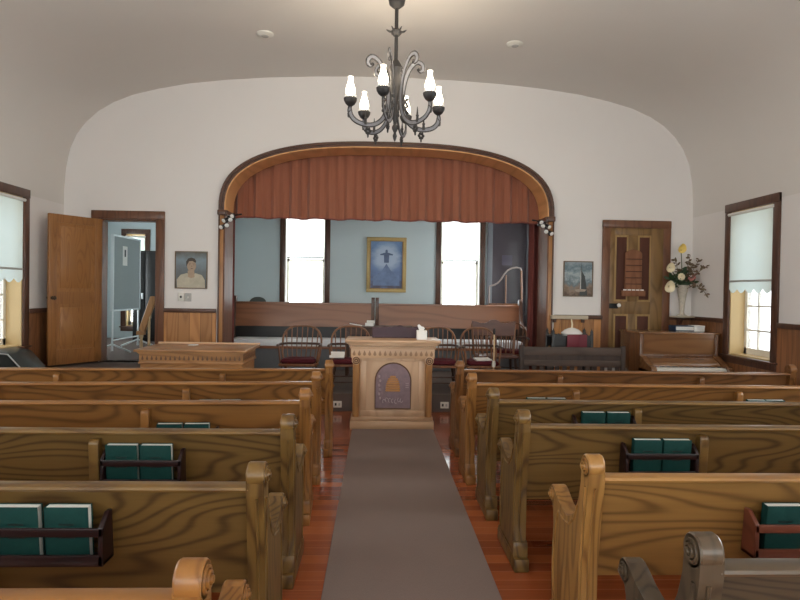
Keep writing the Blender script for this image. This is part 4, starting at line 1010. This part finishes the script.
# spotlight clusters on the arch imposts
for s, x0, lab in ((-1, -2.29, 'cluster of small chrome spotlights under the arch impost on the open door side'), (1, 2.23, 'cluster of small chrome spotlights under the arch impost on the piano side')):
    r = thing('spotlight_cluster', lab, 'spotlight', (x0, 8.72, 2.60), 0, 'spotlight clusters on the arch')
    MB().tube([(s*.12,.03,-.16),(s*.05,.0,-.05),(-s*.02,-.02,.03),(-s*.16,-.02,.055)], .012, 8).box(-.05, .05, 0, .09, -.02, .03, .004).build('bracket', M['iron'], r)
    for dx, dz, q in ((.105,-.125,.4),(.045,-.095,-.3),(.065,-.03,.5),(.0,-.015,-.4),(-.045,.035,.2)):
        X = Matrix.Translation((s*dx, -.05, dz)) @ Matrix.Rotation(PI+s*q, 4, 'Z') @ Matrix.Rotation(R(-30), 4, 'X')
        lamp = MB().lathe([(.001,-.03),(.018,-.03),(.030,.035),(.034,.04),(.001,.04)], (0,0,0), 'y', 14).xform(X).build('lamp_head', M['iron'], r)
        MB().lathe([(.029,.036),(.031,.044),(.018,.054),(.001,.056)], (0,0,0), 'y', 14).xform(X).build('reflector', M['porcelain'], lamp)

# ------------------------------------------------------------------ curtains
def drape(name, mat, x0, x1, z0, z1, y, label, folds, amp=.022, hem=None, box_pleat=False):
    o = thing(name, label, 'curtain', ((x0+x1)/2, y, z0)); m = MB(); nx = folds*12; nz = 10; w = x1-x0
    rows = []
    for j in range(nz+1):
        row = []
        for i in range(nx+1):
            u = i/nx; ph = u*folds*2*PI + .6*math.sin(u*9)
            if box_pleat:
                q = math.sin(ph); yy = amp*math.copysign(min(1, abs(q)*2.2), q)*(.8+.2*math.sin(u*31)) + .006*math.sin(ph*3+j*.3)
            else: yy = amp*math.sin(ph)+amp*.3*math.sin(ph*2.3+1)
            zz = (z1-z0)*j/nz + (.008*math.sin(ph*.5+u*4) if j == 0 else 0)
            row.append(m.bm.verts.new((-w/2+w*u, yy, zz)))
        rows.append(row)
    for j in range(nz):
        for i in range(nx): m.bm.faces.new((rows[j][i], rows[j][i+1], rows[j+1][i+1], rows[j+1][i]))
    m.build('fabric', mat, o, smooth=50)
    if hem:
        pts = []
        for i in range(nx+1):
            u = i/nx; ph = u*folds*2*PI+.6*math.sin(u*9); q = math.sin(ph)
            yy = amp*math.copysign(min(1, abs(q)*2.2), q)*(.8+.2*math.sin(u*31)) if box_pleat else amp*math.sin(ph)
            pts.append((-w/2+w*u, yy, .008*math.sin(ph*.5+u*4)))
        MB().tube(pts, .014, 6).build('hem_braid', hem, o)
    return o
drape('valance_curtain', M['curtain'], -2.75, 2.75, 2.69, 3.80, 9.36, 'pleated terracotta valance curtain hanging across the top of the stage arch', 20, .04, M['curtain_hem'], True)
drape('side_curtain', M['curtain_leg'], -2.95, -2.415, .25, 3.7, 9.52, 'dark red side curtain at the open door side of the alcove', 5, .03)
drape('side_curtain', M['curtain_leg'], 2.235, 2.95, .25, 3.7, 9.52, 'dark red side curtain at the piano side of the alcove', 6, .03)

# ------------------------------------------------------------------ dark settle and black stand
r = thing('dark_settle', 'dark grey-brown wooden settle with its slatted back turned, beside the piano', 'bench', (2.33, 7.55, 0))
hw = .655
MB().box(-hw, hw, 0, .035, .80, .905, .008).build('top_rail', M['settle'], r)
MB().box(-hw+.02, hw-.02, .005, .03, .66, .735, .006).build('middle_rail', M['settle'], r)
MB().box(-hw+.02, hw-.02, .005, .03, .25, .32, .006).build('bottom_rail', M['settle'], r)
for k in range(13):
    x = -hw+.07+(2*hw-.14)*k/12; MB().box(x-.028, x+.028, .012, .022, .32, .66).build('slat', M['settle_z'], r, smooth=0)
MB().box(-hw+.02, hw-.02, .014, .022, .735, .80).build('back_board', M['settle_z'], r, smooth=0)
for s in (-1, 1):
    MB().box(s*hw-.03, s*hw+.03, -.01, .045, 0, .925, .008).build('back_post', M['settle_z'], r)
MB().box(-hw, hw, .04, .27, .40, .44, .006).build('seat', M['settle'], r)
for s in (-1, 1): MB().box(s*(hw-.02)-.025, s*(hw-.02)+.025, .22, .27, 0, .40, .004).build('front_leg', M['settle_z'], r)
r = thing('black_stand', 'black stand with spiked rail corners behind the dark settle', 'stand', (2.54, 8.36, .24))
hw = .27
for sx in (-1, 1):
    for sy in (-1, 1):
        MB().box(sx*hw-.018, sx*hw+.018, sy*.15-.018, sy*.15+.018, 0, .80, .003).lathe([(.018,.80),(.022,.82),(.006,.85),(.001,.87)], (sx*hw, sy*.15, 0), seg=8).build('corner_post', M['black'], r)
MB().box(-hw, hw, -.15, .15, .55, .58, .003).build('shelf', M['black'], r)
for sy in (-1, 1):
    MB().prism([(-hw,.60),(hw,.60),(hw,.80),(hw*.85,.765),(hw*.72,.80),(hw*.55,.765),(-hw*.55,.765),(-hw*.72,.80),(-hw*.85,.765),(-hw,.80)], 'y', sy*.15-.006, sy*.15+.006).build('scalloped_side', M['black'], r, smooth=0)
MB().box(-hw, hw, -.145, .145, .74, .757).build('top_shelf', M['black'], r, smooth=0)
f_ = thing('maroon_folder', 'two-panel maroon folder leaning on the front of the black stand', 'folder', (2.595, 8.185, .795))
MB().box(-.14, .03, -.012, .004, .04, .25, .002).box(.032, .14, -.008, .006, .04, .25, .002).build('cover', M['folder'], f_)
MB().box(-.135, .135, .005, .01, .045, .245).build('papers', M['pages'], f_, smooth=0)
f_.location = (2.595, 8.183, .775)
d_ = thing('covered_dish', 'white domed dish with a thin candle on the black stand', 'dish', (2.575, 8.35, .997))
MB().lathe([(.001,0),(.13,.0),(.15,.035),(.14,.05),(.10,.085),(.04,.11),(.001,.115)], seg=24).build('dome', M['porcelain'], d_)
MB().tube([(0,0,.11),(.005,0,.16),(-.01,0,.235)], [.014,.012,.008], 8).build('candle', M['petal_cream'], d_)

# ------------------------------------------------------------------ grey case under the left window
r = thing('grey_case', 'glossy grey slant-topped case standing under the window by the open door', 'case', (-4.42, 7.30, 0))
MB().prism([(-.22,0),(.20,0),(.20,.60),(.02,.80),(-.22,.83)], 'y', -.22, .22, .02).build('case_body', M['case'], r)
MB().tube([(-.2,-.225,.80),(.0,-.225,.785),(.19,-.225,.58)], .008, 6).build('zip_piping', M['aluminium'], r)

# ------------------------------------------------------------------ things in the side room
r = thing('display_board', 'grey display board on white easel legs in the blue side room', 'easel', (-4.51, 10.55, .5), R(90))
MB().box(-.55, .55, -.015, .015, .69, 1.93).build('panel', M['panel_grey'], r, smooth=0)
f = MB(); frame(f, 1.13, 1.27, .03, .05); f.xform(Matrix.Translation((0, .025, .68))).build('panel_frame', M['aluminium'], r)
MB().box(-.19, -.01, -.02, -.015, 1.45, 1.78).build('notice', M['paper'], r, smooth=0)
MB().box(-.13, -.07, -.022, -.02, 1.60, 1.72).build('notice_print', M['black'], r, smooth=0)
for s in (-1, 1):
    MB().tube([(s*.53, 0, .70), (s*.53, 0, .03)], .018, 8).build('leg', M['aluminium'], r)
    MB().tube([(s*.53, -.30, .015), (s*.53, 0, .14), (s*.53, .30, .015)], .016, 8).build('foot', M['aluminium'], r)
MB().tube([(-.53, 0, .20), (.53, 0, .20)], .014, 8).build('cross_bar', M['aluminium'], r)
r = thing('black_cabinet', 'tall black cabinet behind the display board in the side room', 'cabinet', (-4.78, 12.2, .5))
MB().box(-.28, .22, 0, .45, 0, 1.82, .01).build('cabinet_body', M['black'], r)
MB().box(-.26, -.04, -.02, 0, .08, 1.78, .004).box(-.02, .20, -.02, 0, .08, 1.78, .004).build('door', M['black'], r)
MB().box(-.10, -.06, -.03, -.02, .85, .97, .003).build('handle', M['aluminium'], r)
r = thing('stair_railing', 'sloping wooden stair rail with turned posts just inside the open doorway', 'railing', (-3.60, 9.28, .5))
MB().prism([(-.19,.44),(-.10,.40),(.05,.86),(.05,.95),(-.02,.95)], 'y', -.03, .03, .008).build('hand_rail', M['rail_pine'], r)
MB().box(-.22, -.10, -.04, .04, .36, .42, .006).build('rail_cap', M['rail_pine'], r)
for x, zt in ((-.155,.37),(-.04,.66)):
    MB().lathe([(.03,0),(.03,.08),(.02,.10),(.024,.2),(.018,.3),(.022,zt-.06),(.03,zt-.04),(.03,zt)], (x,0,0), seg=14).build('baluster', M['pine_pale'], r)
MB().box(.085, .145, -.03, .03, 0, 1.0, .005).build('newel_post', M['pine_pale'], r)

# ------------------------------------------------------------------ chandelier
CH = (-.022, 6.0, 0)
r = thing('chandelier', 'six-armed pewter chandelier with lit glass chimneys hanging over the aisle', 'chandelier', (CH[0], CH[1], 4.70))
Z0 = -4.70
MB().lathe([(.001,4.715),(.11,4.715),(.10,4.66),(.075,4.60),(.08,4.55),(.085,4.48),(.075,4.43),(.04,4.40),(.02,4.385),(.001,4.385)][::-1], (0,0,Z0), seg=22).build('canopy', M['pewter'], r)
MB().tube([(0,0,Z0+3.25),(0,0,Z0+4.46)], .019, 10).build('rod', M['pewter'], r)
k = MB().lathe([(.001,4.12),(.03,4.12),(.045,4.14),(.055,4.165),(.03,4.18),(.02,4.20),(.001,4.20)], (0,0,Z0), seg=18)
for q in range(6):
    a = PI*q/3; k.tube([(.03*math.cos(a), .03*math.sin(a), Z0+4.15), (.075*math.cos(a), .075*math.sin(a), Z0+4.165), (.10*math.cos(a), .10*math.sin(a), Z0+4.18)], [.012,.010,.004], 6)
k.build('collar', M['pewter'], r)
MB().lathe([(.001,3.07),(.012,3.09),(.022,3.13),(.012,3.16),(.03,3.20),(.03,3.22),(.014,3.25),(.028,3.30),(.03,3.36),(.018,3.42),(.03,3.48),(.045,3.56),(.055,3.68),(.05,3.76),(.065,3.80),(.05,3.84),(.025,3.88),(.001,3.90)], (0,0,Z0), seg=20).build('hub', M['pewter'], r)
AP = [(.455,3.385),(.460,3.345),(.445,3.29),(.40,3.245),(.33,3.22),(.26,3.215),(.19,3.235),(.13,3.285),(.092,3.36),(.075,3.45),(.075,3.55),(.092,3.66),(.122,3.76),(.162,3.835),(.21,3.88),(.252,3.885),(.282,3.855),(.282,3.815),(.257,3.797),(.238,3.812)]
def smooth_path(P, n=4):
    out = []
    for i in range(len(P)-1):
        p0 = Vector(P[max(0,i-1)]); p1 = Vector(P[i]); p2 = Vector(P[i+1]); p3 = Vector(P[min(len(P)-1,i+2)])
        for j in range(n):
            u = j/n; out.append(.5*((2*p1)+(p2-p0)*u+(2*p0-5*p1+4*p2-p3)*u*u+(3*p1-p0-3*p2+p3)*u**3))
    out.append(Vector(P[-1])); return out
SP = smooth_path(AP)
def arm_parts(root, ang):
    d = Vector((math.sin(ang), -math.cos(ang), 0)); side = Vector((math.cos(ang), math.sin(ang), 0))
    to3 = lambda p: d*p[0] + Vector((0,0,p[1]+Z0))
    n = len(SP); L1, L2 = [], []
    for i, p in enumerate(SP):
        t = (SP[min(i+1,n-1)]-SP[max(i-1,0)]).normalized(); nn = Vector((-t.y, t.x))
        wd = .019*min(1, .45+i/8, .35+(n-1-i)/12)
        L1.append(p+nn*wd); L2.append(p-nn*wd)
    m = MB().tube([to3(p) for p in L1], .0065, 6).tube([to3(p) for p in L2], .0065, 6)
    m.ball(to3(SP[-1]), .018, 8, 6)
    m.tube([to3((.45,3.345)), to3((.478,3.31)), to3((.475,3.275)), to3((.448,3.27))], .006, 6)
    arm = m.build('arm', M['pewter'], root)
    b = MB()
    for sgn in (-1, 1):
        vs1 = [b.bm.verts.new(to3(p)+side*sgn*.003) for p in L1]; vs2 = [b.bm.verts.new(to3(p)+side*sgn*.003) for p in L2]
        for i in range(n-1): b.bm.faces.new((vs1[i], vs1[i+1], vs2[i+1], vs2[i]))
    b.build('arm_band', M['silver'], arm, smooth=60)
    o = MB()
    for q in range(6): o.ball(to3((.275+.022*math.cos(q*1.05), 3.155+.022*math.sin(q*1.05))), (.015,.015,.017), 7, 5)
    o.ball(to3((.275,3.112)), (.010,.010,.026), 7, 5)
    o.build('pendant', M['pewter'], arm); o = MB()
    o.tube([to3((.30,3.215)), to3((.30,3.28)), to3((.30,3.36))], [.016,.011,.003], 7); o.ball(to3((.30,3.275)), .016, 7, 5)
    o.build('spire', M['pewter'], arm); o = MB()
    for q in range(7): o.ball(to3((.115+.012*math.cos(q*1.9), 3.37+.022*q)), (.014,.014,.018), 7, 5)
    o.build('leaf_ornament', M['pewter'], arm)
    c = to3((.455,0)); c.z = Z0
    cup = MB().lathe([(.001,3.375),(.02,3.38),(.045,3.40),(.062,3.43),(.066,3.455),(.05,3.465),(.001,3.466)], tuple(c), seg=20).build('lamp_cup', M['pewter'], root)
    g = MB()
    for q in range(14):
        a = 2*PI*q/14; g.ball(c+Vector((.050*math.cos(a), .050*math.sin(a), 3.475)), (.009,.009,.014), 6, 5)
    g.build('gallery', M['porcelain'], cup)
    MB().lathe([(.030,3.465),(.036,3.482),(.047,3.51),(.048,3.535),(.040,3.57),(.028,3.605),(.023,3.63),(.022,3.65),(.026,3.665),(.024,3.665),(.020,3.65)], tuple(c), seg=20).build('glass_chimney', M['chimney'], cup)
    return c
LAMPS = [arm_parts(r, R(-16+60*q)) for q in range(6)]

# ------------------------------------------------------------------ light
for i, c in enumerate(LAMPS):
    l = bpy.data.lights.new('chandelier_lamp_light', 'POINT'); l.energy = 5; l.color = (1,.86,.66); l.shadow_soft_size = .05
    o = bpy.data.objects.new('chandelier_lamp_light', l); C.objects.link(o); o.location = (CH[0]+c.x, CH[1]+c.y, 3.82)
W_ = bpy.data.worlds.new('sky'); bpy.context.scene.world = W_; W_.use_nodes = True
bg = W_.node_tree.nodes['Background']; bg.inputs[0].default_value = (.95,.965,1.0,1); bg.inputs[1].default_value = 6.5
for Mx, w, h in PORTALS:
    l = bpy.data.lights.new('window_daylight', 'AREA'); l.shape = 'RECTANGLE'; l.size = w; l.size_y = h; l.energy = 1; l.cycles.is_portal = True
    o = bpy.data.objects.new('window_daylight', l); C.objects.link(o)
    o.matrix_world = Mx @ Matrix.Rotation(R(-90), 4, 'X')

# ------------------------------------------------------------------ camera
cam = bpy.data.cameras.new('camera'); cam.sensor_width = 36; cam.lens = 27; cam.clip_start = .05
co = bpy.data.objects.new('camera', cam); C.objects.link(co)
Rm = Matrix.Rotation(R(-2.2), 4, 'Z') @ Matrix.Rotation(PI/2+R(-.8), 4, 'X') @ Matrix.Rotation(R(.9), 4, 'Z')
co.matrix_world = Matrix.Translation((-.175, 0, 1.58)) @ Rm
S_ = bpy.context.scene; S_.camera = co
S_.view_settings.view_transform = 'Standard'; S_.view_settings.look = 'None'; S_.view_settings.gamma = 1; S_.view_settings.use_curve_mapping = False
S_.view_settings.exposure = 0.6
S_.cycles.max_bounces = 12; S_.cycles.diffuse_bounces = 8; S_.cycles.transparent_max_bounces = 16
S_.cycles.sample_clamp_indirect = 8; S_.cycles.use_denoising = True
